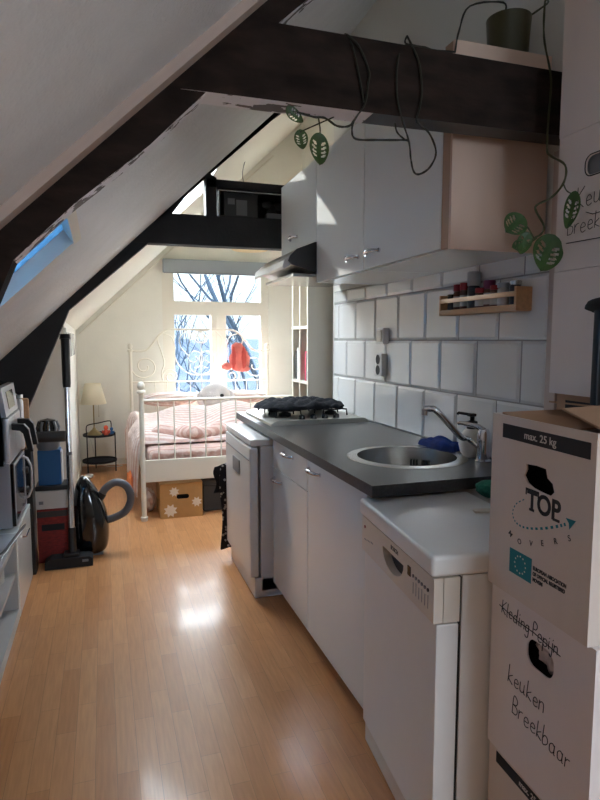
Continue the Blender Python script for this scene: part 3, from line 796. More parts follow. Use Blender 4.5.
# ------------------------------------------------------------------ moving boxes (front towards -X)
def rrect(cx,cz,w,h,r,n=5):
    out = []
    for qx,qz,a0 in ((1,1,0),(-1,1,90),(-1,-1,180),(1,-1,270)):
        for k in range(n+1):
            a = math.radians(a0+90*k/n); out.append((cx+qx*(w/2-r)+r*math.cos(a), cz+qz*(h/2-r)+r*math.sin(a)))
    return out
def carton(label, loc, D, W, H, m, group, rz=0, hole=None, holeside=True, open_top=False, name='moving_box'):
    """x 0..D, y -W/2..W/2, z 0..H"""
    t = thing(name,label,'cardboard box',loc,rz,group)
    e = .004; g = G()
    if hole is not None: g.plate_hole(-W/2,W/2,0,H,hole,0,e,lambda u,v,w:(w,u,v))
    else: g.box(0,e,-W/2,W/2,0,H)
    g.box(D-e,D,-W/2,W/2,0,H); g.box(e,D-e,-W/2,-W/2+e,0,H); g.box(e,D-e,W/2-e,W/2,0,H); g.box(e,D-e,-W/2+e,W/2-e,0,e)
    if not open_top:
        g.box(e,D-e,-W/2+e,-.0012,H-e,H); g.box(e,D-e,.0012,W/2-e,H-e,H); g.box(e,D-e,-W/2+e,W/2-e,H-2*e,H-e-.0005)
    g.build('carton',m,t,smooth=0)
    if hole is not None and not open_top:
        g = G(); g.box(.07,.073,-W/2+.01,W/2-.01,.01,H-.02); g.build('shade_sheet','inner_shade',t)  # near-black sheet painted as the shade inside the closed carton
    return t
# front stack: bottom, middle, top
FW = .330
g3 = 'moving boxes in the front stack'
t = carton('lowest box of the front stack, with a slanted black weight band',(.872,1.003,0),.315,FW,.375,'carton_tan',g3,rz=-.05)
g = G(); g.box(-.0008,0,-.12,.135,.338,.366); b = g.build('black_band','print_black',t)
lettering('weight_text','max. 25 kg',.019,'print_grey',t,faceX(-.0009,.045,.346),.0003,.0003)

hl = rrect(-.012,.305,.088,.062,.026)
t = carton('white moving box with handwriting, middle of the front stack',(.868,1.003,.376),.315,FW+.008,.405,'carton_white',g3,rz=-.05,hole=hl)
g = G()
rnd = random.Random(5)
g.ball((.045,-.012,.305),(.026,.05,.042),24,16,fn=lambda c:1+wob(c,.22,6,1)); g.build('crumpled_paper','paper_crumple',t)
handwriting('handwriting','Kleding Pepijn',.034,faceX(0,.128,.345,-.03),t,strike=True)
handwriting('handwriting','keuken',.042,faceX(0,.095,.195,-.02),t)
handwriting('handwriting','Breekbaar',.041,faceX(0,.075,.128,-.02),t)

TZ = .782; TH_ = .408
hl = [(.030,.272),(.042,.285),(.034,.300),(.036,.312),(.0,.315),(-.028,.314),(-.034,.296),(-.05,.288),(-.056,.272),(-.045,.261),(-.02,.262),(.01,.265)]
t = carton('open moving box with printed teal arrow, topmost of the front stack',(.858,1.012,TZ),.325,FW,TH_,'carton_tan',g3,rz=-.05,hole=hl,open_top=True)
g = G(); g.box(.075,.078,-FW/2+.01,FW/2-.01,.01,TH_-.05); g.build('shade_sheet','inner_shade',t)  # dark sheet stands in for the shade behind the hand hole
def flap(name, pts, m='carton_brown'):
    g = G(); A = [g.bm.verts.new(p) for p in pts]; B = [g.bm.verts.new((p[0],p[1],p[2]+.004)) for p in pts]
    g.bm.faces.new(A[::-1]); g.bm.faces.new(B)
    for k in range(len(pts)): g.bm.faces.new((A[k],A[(k+1)%len(pts)],B[(k+1)%len(pts)],B[k]))
    return g.build(name,m,t,smooth=0)
h = TH_
flap('flap',[(.325,-.159,h),(.325,.159,h),(.14,.15,h+.022),(.14,-.15,h+.03)])
flap('flap',[(.02,-.160,h+.001),(.32,-.160,h+.001),(.30,-.03,h+.035),(.04,-.02,h+.026)])
flap('flap',[(.02,.158,h-.002),(.32,.158,h),(.30,.04,h-.02),(.05,.04,h-.035)])
flap('flap',[(.003,-.155,h-.004),(.003,.155,h-.004),(.085,.145,h-.05),(.085,-.145,h-.05)])
g = G(); g.box(-.0008,0,-.150,.124,.357,.389); g.build('black_band','print_black',t)
lettering('weight_text','max. 25 kg',.0225,'print_grey',t,faceX(-.0009,.046,.366),.0003,.0003,sx=1.04)
lettering('printed_word','TOP',.058,'print_black',t,faceX(-.0003,.028,.217,-.0),.0004,.0016,sx=.93)
for y0,y1,z0,z1 in ((-.010,.034,.2555,.261),(.004,.020,.214,.2195),(.0305,.034,.246,.2555),(-.010,-.0065,.246,.2555),(-.075,-.055,.214,.2195)):
    g = G(); g.box(-.0008,.0001,y0,y1,z0,z1); g.build('letter_serif','print_black',t)
# dashed arc and arrow
arc = bez([(.038,.233,0),(.066,.215,0),(.077,.192,0),(.066,.175,0),(.040,.171,0),(.005,.178,0),(-.034,.191,0),(-.072,.207,0),(-.098,.220,0)],10)
g = G(); acc = 0; on = True
for k in range(0,len(arc)-1):
    p,q = arc[k],arc[k+1]; s = k/len(arc); wd = .0012+.0022*s
    if (k//2)%2 == 0:
        d = (q-p).normalized(); nrm = Vector((-d.y,d.x,0))*wd
        vs = [g.bm.verts.new((-.0005,c.x,c.y)) for c in (p+nrm,q+nrm,q-nrm,p-nrm)]; g.bm.faces.new(vs)
p = arc[-1]; d = (arc[-1]-arc[-4]).normalized(); nn = Vector((-d.y,d.x,0))
vs = [g.bm.verts.new((-.0006,c.x,c.y)) for c in (p+nn*.012,p+d*.026,p-nn*.012,p+d*.004)]; g.bm.faces.new(vs)
g.build('printed_arrow','teal',t)
for ch,y,z,r in (('M',1.107,.924,-.7),('O',1.074,.914,-.35),('V',1.031,.920,.0),('E',.993,.932,.2),('R',.953,.949,.35),('S',.913,.968,.4)):
    lettering('printed_letter',ch,.017,'print_black',t,faceX(-.0003,y-1.016,z-TZ,r),.0003,.0001)
g = G(); g.box(-.0008,0,.005,.082,.056,.111); fl = g.build('printed_flag','teal',t)
g = G()
for k in range(12):
    a = k*PI/6; g.ball((-.0008,.0435+.019*math.sin(a),.0835+.019*math.cos(a)),(.0004,.0022,.0022),8,4)
g.build('star_ring','pattern_white',fl)
for k,s in enumerate(('EUROPEAN ASSOCIATION','OF OFFICIAL REGISTERED','MOVERS')):
    lettering('small_print',s,.0108,'print_black',t,faceX(-.0003,.000,.090-k*.0125),.0003,.00055,sx=.80)

# back stack against the recess
g4 = 'boxes in the tall stack behind'
BX,BY,BW = 1.245,1.218,.42
t = carton('brown box at the floor of the tall stack behind',(BX+.01,BY,0),.5,BW,.40,'carton_brown',g4)
t = carton('second lowest brown box of the tall stack behind',(BX+.01,BY,.401),.5,BW,.40,'carton_brown',g4)
t = carton('brown box with a black band, just under the white boxes',(BX+.022,BY,.802),.5,BW-.01,.402,'carton_brown',g4)
g = G(); g.box(-.0008,0,-.15,.17,.345,.385); g.build('black_band','print_black',t)
t = carton('lower white box of the tall stack, blank side, behind the black handle',(BX,BY,1.206),.5,BW+.006,.347,'carton_white',g4)
hl = rrect(-.018-.095+.19-.10,.27,.085,.05,.02)
hl = rrect(.068,.268,.078,.05,.02)
t = carton('white box with scrawled words and a hand hole, high in the tall stack',(BX,BY+.002,1.5545),.5,BW,.37,'carton_white',g4,hole=hl)
g = G(); g.box(.012,.016,0.0,.14,.22,.32); g.build('grey_contents','grey_plastic',t)
g = G()
pts = rrect(.068,.268,.084,.056,.022); g.tube([(-.0006,a,b) for a,b in pts],.0016,5,closed=True); g.build('hole_outline','ink',t)
handwriting('handwriting','Keuken',.054,faceX(0,.135,.165,.02),t)
handwriting('handwriting','Breekbaar',.046,faceX(0,.165,.097,.03),t)
g = G(); g.tube([(-.0006,.168,.075),(-.0006,.02,.072),(-.0006,-.1,.07)],.0012,5); g.tube([(-.0006,.10,.148),(-.0006,.075,.138),(-.0006,.02,.14)],.0012,5); g.build('pen_line','ink',t)
t = carton('topmost white box of the tall stack, beside the plant pot',(BX,BY+.012,1.926),.5,BW-.015,.40,'carton_white',g4)

# hand truck between the two stacks
t = thing('hand_truck','black folding hand truck standing behind the open moving box','hand truck',(1.20,1.09,0))
g = G(); g.box(0,.03,.118,.142,.02,1.44,.006); g.build('upright','black',t)
g = G(); g.box(0,.03,-.142,-.118,.02,1.44,.006); g.build('upright','black',t)
g = G(); g.tube(bez([(.013,.16,1.438),(.013,.15,1.448),(.013,.08,1.452),(.013,-.08,1.452),(.013,-.15,1.448),(.013,-.16,1.438)],4),.019,12); g.build('grip','black_matte',t)
g = G(); g.box(.004,.026,-.118,.118,.35,.38); g.box(.004,.026,-.118,.118,.8,.83); g.build('cross_bar','black',t)
for s in (-.155,.155):
    g = G(); g.lathe([(.0,-.011),(.022,-.012),(.028,-.008),(.028,.008),(.022,.012),(0,.011)],(.015,s,.028),20,'Y'); g.build('wheel','black_matte',t)

# ------------------------------------------------------------------ trailing plant on the wall cabinet
pc = Vector((1.335,1.80,CT))
t = thing('trailing_monstera','trailing swiss cheese plant in an olive pot on the wall cabinet, over the beam','plant',pc)
g = G(); g.lathe([(0,0),(.060,0),(.066,.01),(.070,.10),(.074,.15),(.070,.15),(.066,.14),(0,.14)],n=32); g.build('pot','pot',t)
g = G(); g.lathe([(0,.141),(.064,.141)],n=24); g.build('soil','soil',t)
def L(u,v,y): return at(u,v,y=y)-pc
def vine(pts, r=.0028, m='vine'):
    g = G(); q = bez(pts,5); g.tube(q,[r*(.85+.3*abs(math.sin(k*.9))) for k in range(len(q))],6); return g.build('vine',m,t)
yb = 1.538
vine([Vector((-.03,-.02,.15)),Vector((-.06,-.05,.17)),L(470,6,1.70),L(459,31,1.66),L(455,52,1.585)],m='vine_dark')
vine([L(455,52,1.585),L(432,50,1.60),L(406,45,1.58),L(398,60,yb),L(397,94,yb),L(402,119,yb),L(409,142,1.545),L(411,160,1.55),L(414,172,1.55),L(420,174,1.55),L(430,167,1.55),L(436,152,1.55),L(429,133,1.545),L(417,122,yb),L(419,111,yb),L(422,91,yb),L(419,62,yb),L(411,44,1.545),L(407,36,1.57)],m='vine_dark')
vine([L(407,36,1.57),L(405,42,1.56),L(410,45,1.55),L(424,47,1.56),L(430,49,1.575)],.0025,'vine_dark')
vine([L(345,34,1.575),L(350,37,yb),L(360,48,yb),L(369,71,yb),L(368,85,yb),L(365,104,yb),L(355,119,yb),L(352,130,1.55),L(356,139,1.56),L(378,140,1.57),L(407,140,1.56)],m='vine_dark')
vine([L(345,34,1.575),L(352,45,yb),L(358,70,yb),L(364,102,yb)],.0025,'vine_dark')
vine([L(395,123,yb),L(397,132,1.55),L(404,139,1.555),L(408,141,1.555)],.0024,'vine_dark')
vine([L(355,119,yb),L(349,126,1.55),L(337,126,1.56),L(325,118,1.57),L(314,117,1.57),L(297,112,1.57)],m='vine_dark')
vine([L(334,117,1.57),L(318,124,1.57),L(300,132,1.58)],.0018,'vine_dark'); vine([L(318,116,1.57),L(320,128,1.58),L(320,140,1.58)],.002,'vine')
vine([Vector((.05,-.03,.15)),Vector((.08,-.09,.17)),L(545,2,1.56),L(544,37,yb),L(550,70,yb),L(551,87,yb),L(549,112,yb),L(547,148,1.50),L(551,156,1.46),L(565,165,1.38),L(564,182,1.37),L(552,197,1.40),L(537,205,1.42),L(536,211,1.42),L(544,226,1.42),L(541,234,1.42),L(533,239,1.42),L(530,246,1.42)],.003)
vine([L(563,183,1.37),L(567,191,1.36),L(575,195,1.30)],.0018); vine([L(535,240,1.42),L(528,228,1.42),L(522,220,1.42)],.002); vine([L(537,238,1.42),L(530,243,1.42),L(526,244,1.42)],.0018)
def leaf(base, tip, w, bend=.2, seed=0, facing=None):
    """heart shaped leaf with slits, between two points"""
    g = G(); d = tip-base; Ln = d.length; d.normalize()
    nrm = (facing or Vector((-.3,-1,.2))); side = d.cross(nrm).normalized(); nrm = side.cross(d).normalized()
    NS,NT = 30,24; rnd = random.Random(seed); V = {}
    holes = [(s,sg*.50,.042,.29) for s in (.27,.41,.55,.68) for sg in (-1,1)]
    def wid(s): return (math.sin(PI*min(1,s*1.0))**.55)*(1-.35*s) if 0 < s < 1 else 0
    def pos(i,j):
        s = i/NS; q = -1+2*j/NT
        lift = -.12*Ln*math.sin(s*PI*.8)*bend*3+abs(q)*.08*w
        back = -.13*Ln*(abs(q)**1.5)*(1-s)
        return base+d*(s*Ln+back)+side*(q*w*.62*max(wid(s),.0))+nrm*lift
    def gv(i,j):
        if (i,j) not in V: V[(i,j)] = g.bm.verts.new(pos(i,j))
        return V[(i,j)]
    for i in range(NS):
        for j in range(NT):
            s = (i+.5)/NS; q = -1+2*(j+.5)/NT
            if any(((s-a-abs(q)*-.05)/c)**2+((q-b)/e)**2 < 1 for a,b,c,e in holes): continue
            try: g.bm.faces.new((gv(i,j),gv(i+1,j),gv(i+1,j+1),gv(i,j+1)))
            except ValueError: pass
    bmesh.ops.remove_doubles(g.bm,verts=g.bm.verts[:],dist=.00005)
    o = g.build('leaf','leaf',t,smooth=80)
    so = o.modifiers.new('thickness','SOLIDIFY'); so.thickness = .0008
    return o
leaf(L(288,109,1.57),L(303,122,1.57),.032,seed=1); leaf(L(300,132,1.58),L(303,149,1.57),.036,seed=2); leaf(L(319,137,1.58),L(320,165,1.56),.056,seed=3,facing=Vector((.1,-1,.1)))
leaf(L(521,219,1.42),L(506,232,1.40),.066,seed=4); leaf(L(526,244,1.42),L(512,247,1.41),.035,seed=5); leaf(L(527,235,1.42),L(520,254,1.41),.04,seed=8)
leaf(L(552,240,1.42),L(541,271,1.39),.084,seed=6); leaf(L(575,195,1.30),L(566,229,1.34),.04,seed=7,facing=Vector((-.8,-.55,.1)))
# ------------------------------------------------------------------ bedroom
BXL,BXR,BY0,BY1 = .27,1.785,4.53,6.60
bed = thing('bed','cream metal double bed with a scrolled headboard, under the window','bed',(0,0,0))
def post(g,x,y,h,r=.017):
    g.tube([(x,y,0),(x,y,.03),(x,y,.035),(x,y,h-.06)],[r*1.3,r*1.5,r,r],14)
    g.lathe([(r,h-.06),(r*1.7,h-.05),(r*1.7,h-.035),(r*.9,h-.025),(r*1.4,h-.01),(r*1.5,h+.01),(r*.9,h+.03),(0,h+.035)],(x,y,0),14)
g = G()
for x in (.255,BXR+.01): post(g,x,BY0,1.02,.019)
g.tube([(.255,BY0,.912),(BXR+.01,BY0,.912)],.011,10)
n = 13
for k in range(1,n): x = .255+(BXR-.245)*k/n; g.tube([(x,BY0,.45),(x,BY0,.912)],.0055,8)
g.build('footboard','bed_white',bed)
g = G(); g.box(.262,BXR,BY0-.012,BY0+.012,.295,.462,.003); g.build('foot_panel','bed_white',bed)
for x in (.262,BXR-.005):
    g = G(); g.box(x,x+.012,BY0+.02,BY1-.02,.30,.42,.003); g.build('side_rail','bed_white',bed)
for x in (.27,BXR-.005):
    g = G(); post(g,x,BY1,1.29); g.build('headboard_post','bed_white',bed)
# scrollwork (mirror symmetric about the middle)
cxm = (BXL+BXR)/2-.003
def hz(a,b): return (.281+(a-42)/508*1.5, 1.307-(b-356)*.00283)
g = G()
def curve(pts,r=.006,mirror=True,n=6):
    P = [Vector((hz(a,b)[0],BY1,hz(a,b)[1])) for a,b in pts]
    Q = bez(P,n); g.tube(Q,r,8)
    if mirror: g.tube([Vector((2*cxm-p.x,p.y,p.z)) for p in Q],r,8)
def spiral(cx,cy,r0,r1,a0,turns,n=34):
    return [(cx+(r0+(r1-r0)*k/n)*math.cos(a0+turns*2*PI*k/n), cy+(r0+(r1-r0)*k/n)*math.sin(a0+turns*2*PI*k/n)) for k in range(n+1)]
curve([(42,378),(75,380),(100,372),(122,345),(142,318),(165,302),(190,297),(296,297)],.011)
curve([(42,497),(296,497)],.009,True,1)
curve(spiral(88,438,50,10,math.radians(200),-1.6),.0065,True,2)
curve([(148,312),(135,335),(148,380),(158,425),(148,462),(152,492)],.0065)
curve(spiral(180,478,30,7,math.radians(180),1.5),.0065,True,2)
curve([(155,312),(185,325),(197,360),(197,400),(215,440),(250,468),(296,474)],.0065)
curve([(296,474),(330,455),(340,420)],.005)
curve(spiral(285,330,34,8,math.radians(150),1.4),.0055,True,2)
curve(spiral(268,408,38,8,math.radians(90),-1.4),.0055,True,2)
curve([(240,300),(215,330),(222,370),(250,400)],.0055)
for k in range(1,12):
    x = .27+(BXR-.27)*k/12; g.tube([(x,BY1,.40),(x,BY1,.907)],.005,6)
g.tube([(.27,BY1,.40),(BXR,BY1,.40)],.009,8); g.tube([(cxm,BY1,.907),(cxm,BY1,1.47)],.0055,6)
g.build('headboard_scrolls','bed_white',bed)
# mattress
g = G(); g.box(.295,BXR-.03,BY0+.045,BY1-.04,.38,.53,.04,3)
tag(g.build('mattress','sheet'),'pink striped mattress lying on the cream metal bed','mattress')
# duvet draped over the bed
g = G(); NX,NY = 56,52; rnd = random.Random(2)
def duv(i,j,t):
    s = -.62+2.30*i/NX      # across, 0..1.42 on top
    y = 4.74+(6.30-4.74)*j/NY
    bulge = .035*math.sin(s*5+y*3)+.03*math.sin(y*7+s*2.2)+.02*math.sin(s*11-y*5)
    fr = j/NY
    edge = min(1,fr*5)**.5*min(1,(1-fr)*5)**.5
    ztop = .548+(.045+.11*math.sin(PI*min(1,fr*1.1))**1.2+bulge*1.0)*edge+t*.02
    x = .265+s
    if s < 0:
        d = -s; droop = .43+.05*math.sin(y*6); d = d/.62*droop
        out = .05+.025*math.sin(y*9)+.02*math.sin(y*17+1)+.07*d*(1-fr)
        x = .27-out*min(1,d/.12)-(.012*t if d > .05 else 0); z = ztop-d
        if d < .1: z = ztop-d*d/.1*.9-.0
        return Vector((x,y-.05*d/.4*0,z))
    if x > 1.84:
        return Vector((1.84+.01*t,y,ztop-(x-1.84)*.8))
    return Vector((x,y,ztop))
T = [[g.bm.verts.new(duv(i,j,1)) for j in range(NY+1)] for i in range(NX+1)]
B = [[g.bm.verts.new(duv(i,j,0)) for j in range(NY+1)] for i in range(NX+1)]
for i in range(NX):
    for j in range(NY):
        g.bm.faces.new((T[i][j],T[i+1][j],T[i+1][j+1],T[i][j+1])); g.bm.faces.new((B[i][j],B[i][j+1],B[i+1][j+1],B[i+1][j]))
for i in range(NX):
    for j in (0,NY): g.bm.faces.new((T[i][j],T[i+1][j],B[i+1][j],B[i][j]))
for j in range(NY):
    for i in (0,NX): g.bm.faces.new((T[i][j],T[i][j+1],B[i][j+1],B[i][j]))
tag(g.build('duvet','duvet',smooth=80),'rumpled pink and white striped duvet hanging over the left bed side','duvet')
# rolled bed spread at the foot
g = G(); Q = [Vector((.34+1.36*k/20,4.84+.05*math.sin(k*.9),.612+.012*math.sin(k*1.7))) for k in range(21)]
g.tube(Q,[.02]+[.062+.010*math.sin(k*2.1) for k in range(19)]+[.02],14); tag(g.build('folded_blanket','sheet',smooth=80),'folded pink striped blanket across the foot end of the bed','blanket')
def pillow(x,label):
    o = G(); o.ball((0,0,0),(.31,.17,.075),24,14,fn=lambda c:1+.10*(abs(c.x*c.y))**.8+wob(c,.03,6)); o = o.build('pillow','pillowcase',loc=(x,6.42,.735),smooth=80); tag(o,label,'pillow')
pillow(.66,'striped pillow at the headboard, left side of the bed'); pillow(1.40,'striped pillow at the headboard, behind the round plush cushion')
# plush cushion with black nose
t = thing('plush_cushion','white round plush animal cushion with a black nose on the bed','cushion',(1.06,5.95,.80))
g = G(); g.ball((0,0,0),(.155,.12,.125),24,16,fn=lambda c:1+wob(c,.02,7)); g.build('body','plush_white',t)
for s in (-.14,.15):
    g = G(); g.ball((s,.0,-.02),(.05,.04,.075),14,10); g.build('ear','plush_white',t)
g = G(); g.ball((.045,-.119,.012),(.021,.014,.017),12,8); g.build('nose','black',t)
# coral plush hung on the headboard
t = thing('coral_plush_toy','coral red plush rabbit hanging on the right of the headboard','plush toy',(1.42,6.53,1.17))
lump = lambda s: (lambda c: 1+wob(c,.10,5,s)+wob(c,.05,13,s))
g = G(); g.ball((.02,0,-.03),(.115,.05,.125),26,18,fn=lump(1)); g.build('body','plush_red',t)
g = G(); g.ball((-.005,-.01,.095),(.07,.05,.065),20,14,fn=lump(2)); g.build('head','plush_red',t)
for x,s in ((-.055,3),(.06,4)):
    g = G(); g.ball((x,-.045,-.005),(.026,.018,.12),16,12,fn=lump(s)); g.build('ear',mat('deep_coral_plush',(206,86,78),.95,bump=.5,bscale=60),t)
g = G(); g.ball((-.125,-.01,-.10),(.06,.035,.04),16,12,fn=lump(5)); g.build('paw','plush_red',t)
g = G(); g.ball((.08,-.02,-.13),(.055,.035,.03),16,12,fn=lump(6)); g.build('paw','plush_red',t)

# orange tag on the duvet side
o = G(); o.ball((0,0,0),(.024,.045,.085),16,10,fn=lambda c:1+wob(c,.18,7)); o = o.build('orange_scarf','orange',loc=(.165,4.80,.24)); tag(o,'orange cloth hanging from the lower left edge of the duvet','cloth')
# boxes under the bed
t = thing('storage_box','tan storage box with white flower print under the bed','storage box',(.535,4.70,0))
g = G(); g.plate_hole(-.16,.16,0,.262,rrect(.01,.165,.095,.036,.017),-.17,-.166,lambda u,v,w:(u,w,v)); g.box(-.16,.16,.166,.17,0,.262); g.box(-.16,-.156,-.166,.166,0,.262); g.box(.156,.16,-.166,.166,0,.262); g.box(-.156,.156,-.166,.166,0,.004); g.box(-.163,.163,-.172,.172,.2625,.268); g.build('carton','tan_box',t,smooth=0)
g = G(); g.box(-.15,.15,-.14,-.137,.01,.25); g.build('shade_sheet','inner_shade',t)  # interior shade of the storage box, put in as a dark sheet
for x,z,r in ((-.085,.06,.055),(.115,.115,.042),(-.055,.205,.04)):
    g = G()
    for k in range(16):
        a = k*PI/8; a2 = a+PI/8; q = r*(1 if k%2 else .62); q2 = r*(.62 if k%2 else 1)
        cl = lambda u,v: (max(-.158,min(.158,u)),-.1706,max(.002,min(.258,v)))
        c0 = cl(x,z); g.bm.faces.new([g.bm.verts.new(p) for p in (c0,cl(x+q*math.cos(a),z+q*math.sin(a)),cl(x+q2*math.cos(a2),z+q2*math.sin(a2)))])
    bmesh.ops.remove_doubles(g.bm,verts=g.bm.verts[:],dist=.0001); g.build('flower_print','pattern_white',t,smooth=0)
t = thing('storage_box','dark grey lidded storage box under the bed beside the tan one','storage box',(.87,4.84,0))
g = G(); g.box(-.15,.15,-.2,.2,0,.21,.006); g.build('body','dark_box',t)
g = G(); g.box(-.156,.156,-.206,.206,.211,.25,.006); g.build('lid','dark_box',t)
o = G(); o.ball((0,0,.09),(.05,.10,.09),16,10,fn=lambda c:1+wob(c,.15,5)); o = o.build('fabric_bag','pillowcase',loc=(.31,4.80,0)); tag(o,'pale bundled fabric under the bed left of the tan box','fabric')

# nightstand
t = thing('tray_table','round two tier black metal tray table by the bed','side table',(-.07,6.44,0))
for z,rr in ((.375,.158),(.105,.172)):
    g = G(); g.lathe([(0,z),(rr-.004,z),(rr,z+.004),(rr,z+.022),(rr-.004,z+.022),(rr-.005,z+.006),(0,z+.005)],n=36); g.build('tray','black_matte',t)
for k in range(3):
    a = math.radians(90+120*k+15); c,s = math.cos(a),math.sin(a); g = G(); g.tube([(.163*c,.163*s,0),(.163*c,.163*s,.41)],.006,8); g.build('leg','black_matte',t)
g = G(); g.tube(bez([(-.12,0,.39),(-.122,0,.46),(-.10,0,.49),(0,0,.507),(.10,0,.525),(.122,0,.50),(.12,0,.39)],6),.0055,8); g.build('handle','black_matte',t)
t = thing('table_lamp','table lamp with pleated cream shade on the black tray table','lamp',(-.115,6.46,.381))
g = G(); g.lathe([(0,0),(.075,0),(.078,.008),(.055,.03),(.02,.06),(.012,.08),(0,.08)],n=28); g.build('base','brass',t)
g = G(); g.cyl((0,0,.079),(0,0,.36),.0065); g.build('stem','brass',t)
g = G()
for k in range(72): pass
ns = 96; R0 = [];R1 = []
for k in range(ns):
    a = 2*PI*k/ns; w = 1+.012*(k%2); R0.append(g.bm.verts.new((.128*w*math.cos(a),.128*w*math.sin(a),.325))); R1.append(g.bm.verts.new((.077*w*math.cos(a),.077*w*math.sin(a),.535)))
for k in range(ns): g.bm.faces.new((R0[k],R0[(k+1)%ns],R1[(k+1)%ns],R1[k]))
o = g.build('lamp_shade','lampshade',t,smooth=20); sm = o.modifiers.new('thickness','SOLIDIFY'); sm.thickness = .0015
g = G(); g.cyl((.05,0,.20),(.05,0,.33),.0012,n=6); g.ball((.05,0,.195),.005,8,6); g.build('pull_cord','brass',t)
def toy(x,y,h,m,label,ears=True):
    t = thing('small_toy',label,'toy',(x,y,.381))
    g = G(); g.ball((0,0,h*.3),(h*.24,h*.2,h*.3),14,10); g.build('body',m,t)
    g = G(); g.ball((0,-.005,h*.74),(h*.2,h*.19,h*.22),14,10); g.build('head',m,t)
    for s in (-1,1):
        g = G(); g.ball((s*h*.27,-.01,h*.38),(h*.09,h*.09,h*.16),10,8); g.build('arm',m,t)
toy(.0,6.36,.115,'toy_red','small red orange toy figure on the tray table beside the lamp'); toy(.055,6.41,.085,'toy_blue','small blue toy figure at the tray table edge, right of the red one')
o = G(); o.ball((0,0,.02),(.045,.06,.02),14,8,fn=lambda c:1+wob(c,.1,8)); o = o.build('slipper','label_white',loc=(-.17,6.15,0)); tag(o,'small pale slipper on the floor under the tray table','slipper')
o = G(); o.tube(bez([(-.16,6.69,.30),(-.1,6.70,.05),(0,6.66,.006),(.1,6.6,.006),(.16,6.64,.006),(.12,6.68,.006)],6),.0035,6); o = o.build('lamp_cable','label_white'); tag(o,'thin white cable on the floor behind the tray table','cable')
# window blind
t = thing('roller_blind','grey roller blind cassette above the bedroom window','blind',(0,0,0))
g = G(); g.box(.64,1.80,6.655,6.742,2.092,2.235,.006); g.build('fabric','blind_grey',t)
g = G(); g.box(.645,1.795,6.652,6.67,2.082,2.0915,.003); g.build('bottom_rail','grey_plastic',t)
# pendant lamp
t = thing('pendant_lamp','beige round pendant lampshade half hidden behind the black beam','lamp',(1.25,5.2,2.145))
g = G(); g.lathe([(0,.0),(.155,.0),(.16,.004),(.16,.15),(.155,.15),(.155,.006),(0,.004)],n=40); g.build('lamp_shade',mat('beige_shade',(228,206,160),.8),t)
g = G(); zt = zc(1.25,5.2)-2.145; g.tube(bez([(0,0,.15),(0,0,.4),(-.06,0,.62),(-.03,0,zt-.001)],5),.004,6); g.build('cord','grey_plastic',t)
# bookcase beyond the counter
t = thing('bookcase','cream open bookcase standing just beyond the tiled wall','bookcase',(0,0,0))
x0,x1,ya,yb_ = 1.285,1.66,3.735,4.08
g = G()
g.box(x0,x1,ya,ya+.02,0,1.84); g.box(x0,x1,yb_-.02,yb_,0,1.84); g.box(x0,x1-.02,(ya+yb_)/2-.008,(ya+yb_)/2+.008,.02,1.82); g.box(x1-.012,x1,ya+.02,yb_-.02,0,1.84)
for z in (.0,.36,.71,1.065,1.435,1.82): g.box(x0,x1-.012,ya+.02,yb_-.02,z,z+.02)
g.build('frame','bookcase',t,smooth=0)
for (y,w,h,d,m,z,lab) in ((3.815,.022,.20,.17,'book_pink',1.085,'pink book on a bookcase shelf behind the hob'),(3.79,.02,.19,.16,'book_dark',1.085,'dark book beside the pink one on the bookcase shelf'),(3.98,.03,.22,.18,'book_white',1.085,'white upright book in the far bookcase column'),(4.02,.022,.20,.18,'book_dark',1.085,'dark book in the far bookcase column beside the white one')):
    o = thing('book',lab,'book',(x0+.01,y,z+.0002),group='books in the bookcase')
    g = G(); g.box(.002,d-.002,-w/2+.002,w/2-.002,.003,h-.003); g.build('pages','label_white',o)
    g = G(); g.box(0,d,-w/2,-w/2+.002,0,h); g.box(0,d,w/2-.002,w/2,0,h); g.box(0,.002,-w/2+.002,w/2-.002,0,h); g.build('cover',m,o)

# dark storage box on the far tie beam
t = thing('storage_crate','open black crate standing on the far black tie beam','crate',(0,0,0))
ya,yb_ = 3.79,4.06; x0,x1,z0,z1 = .712,1.34,2.1285,2.30
g = G(); g.box(x0,x0+.012,ya,yb_,z0,z1); g.box(x1-.012,x1,ya,yb_,z0,z1); g.box(x0+.012,x1-.012,ya,yb_,z0,z0+.01); g.box(x0+.012,x1-.012,yb_-.01,yb_,z0+.01,z1); g.box(x0+.012,x1-.012,ya,yb_,z1-.01,z1); g.build('shell','black_matte',t)
g = G(); g.box(x0,x0+.006,ya-.004,ya,z0,z1-.012); g.box(x0,x1,ya-.004,ya,z1-.012,z1-.006); g.build('metal_edge','steel',t)
t = thing('labelled_box','black box with two pale labels inside the crate on the beam','box',(.86,3.90,2.139))
g = G(); g.box(-.11,.11,-.09,.09,0,.145,.003); g.build('body','charcoal',t)
g = G(); g.box(-.085,-.04,-.0908,-.09,.075,.112); g.build('label','grey_plastic',t)
g = G(); g.box(-.03,.04,-.0908,-.09,.01,.105); g.build('label','grey_plastic',t)
t = thing('desk_fan','black desk fan inside the crate on the beam','fan',(1.10,3.95,2.139))
g = G(); g.lathe([(0,0),(.05,0),(.05,.01),(.012,.02),(.012,.07),(0,.07)]); g.build('base','black_matte',t)
for k in range(3):
    a = 2*PI*k/3+.4; g = G(); g.ball((.045*math.cos(a),-.02,.095+.03*math.sin(a)),(.036,.006,.026),12,8); g.build('blade','charcoal',t)
g = G(); g.lathe([(0,-.03),(.018,-.03),(.018,.03),(0,.03)],(0,0,.095),14,'Y'); g.cyl((0,0,.07),(0,0,.08),.009); g.build('motor','black_matte',t)
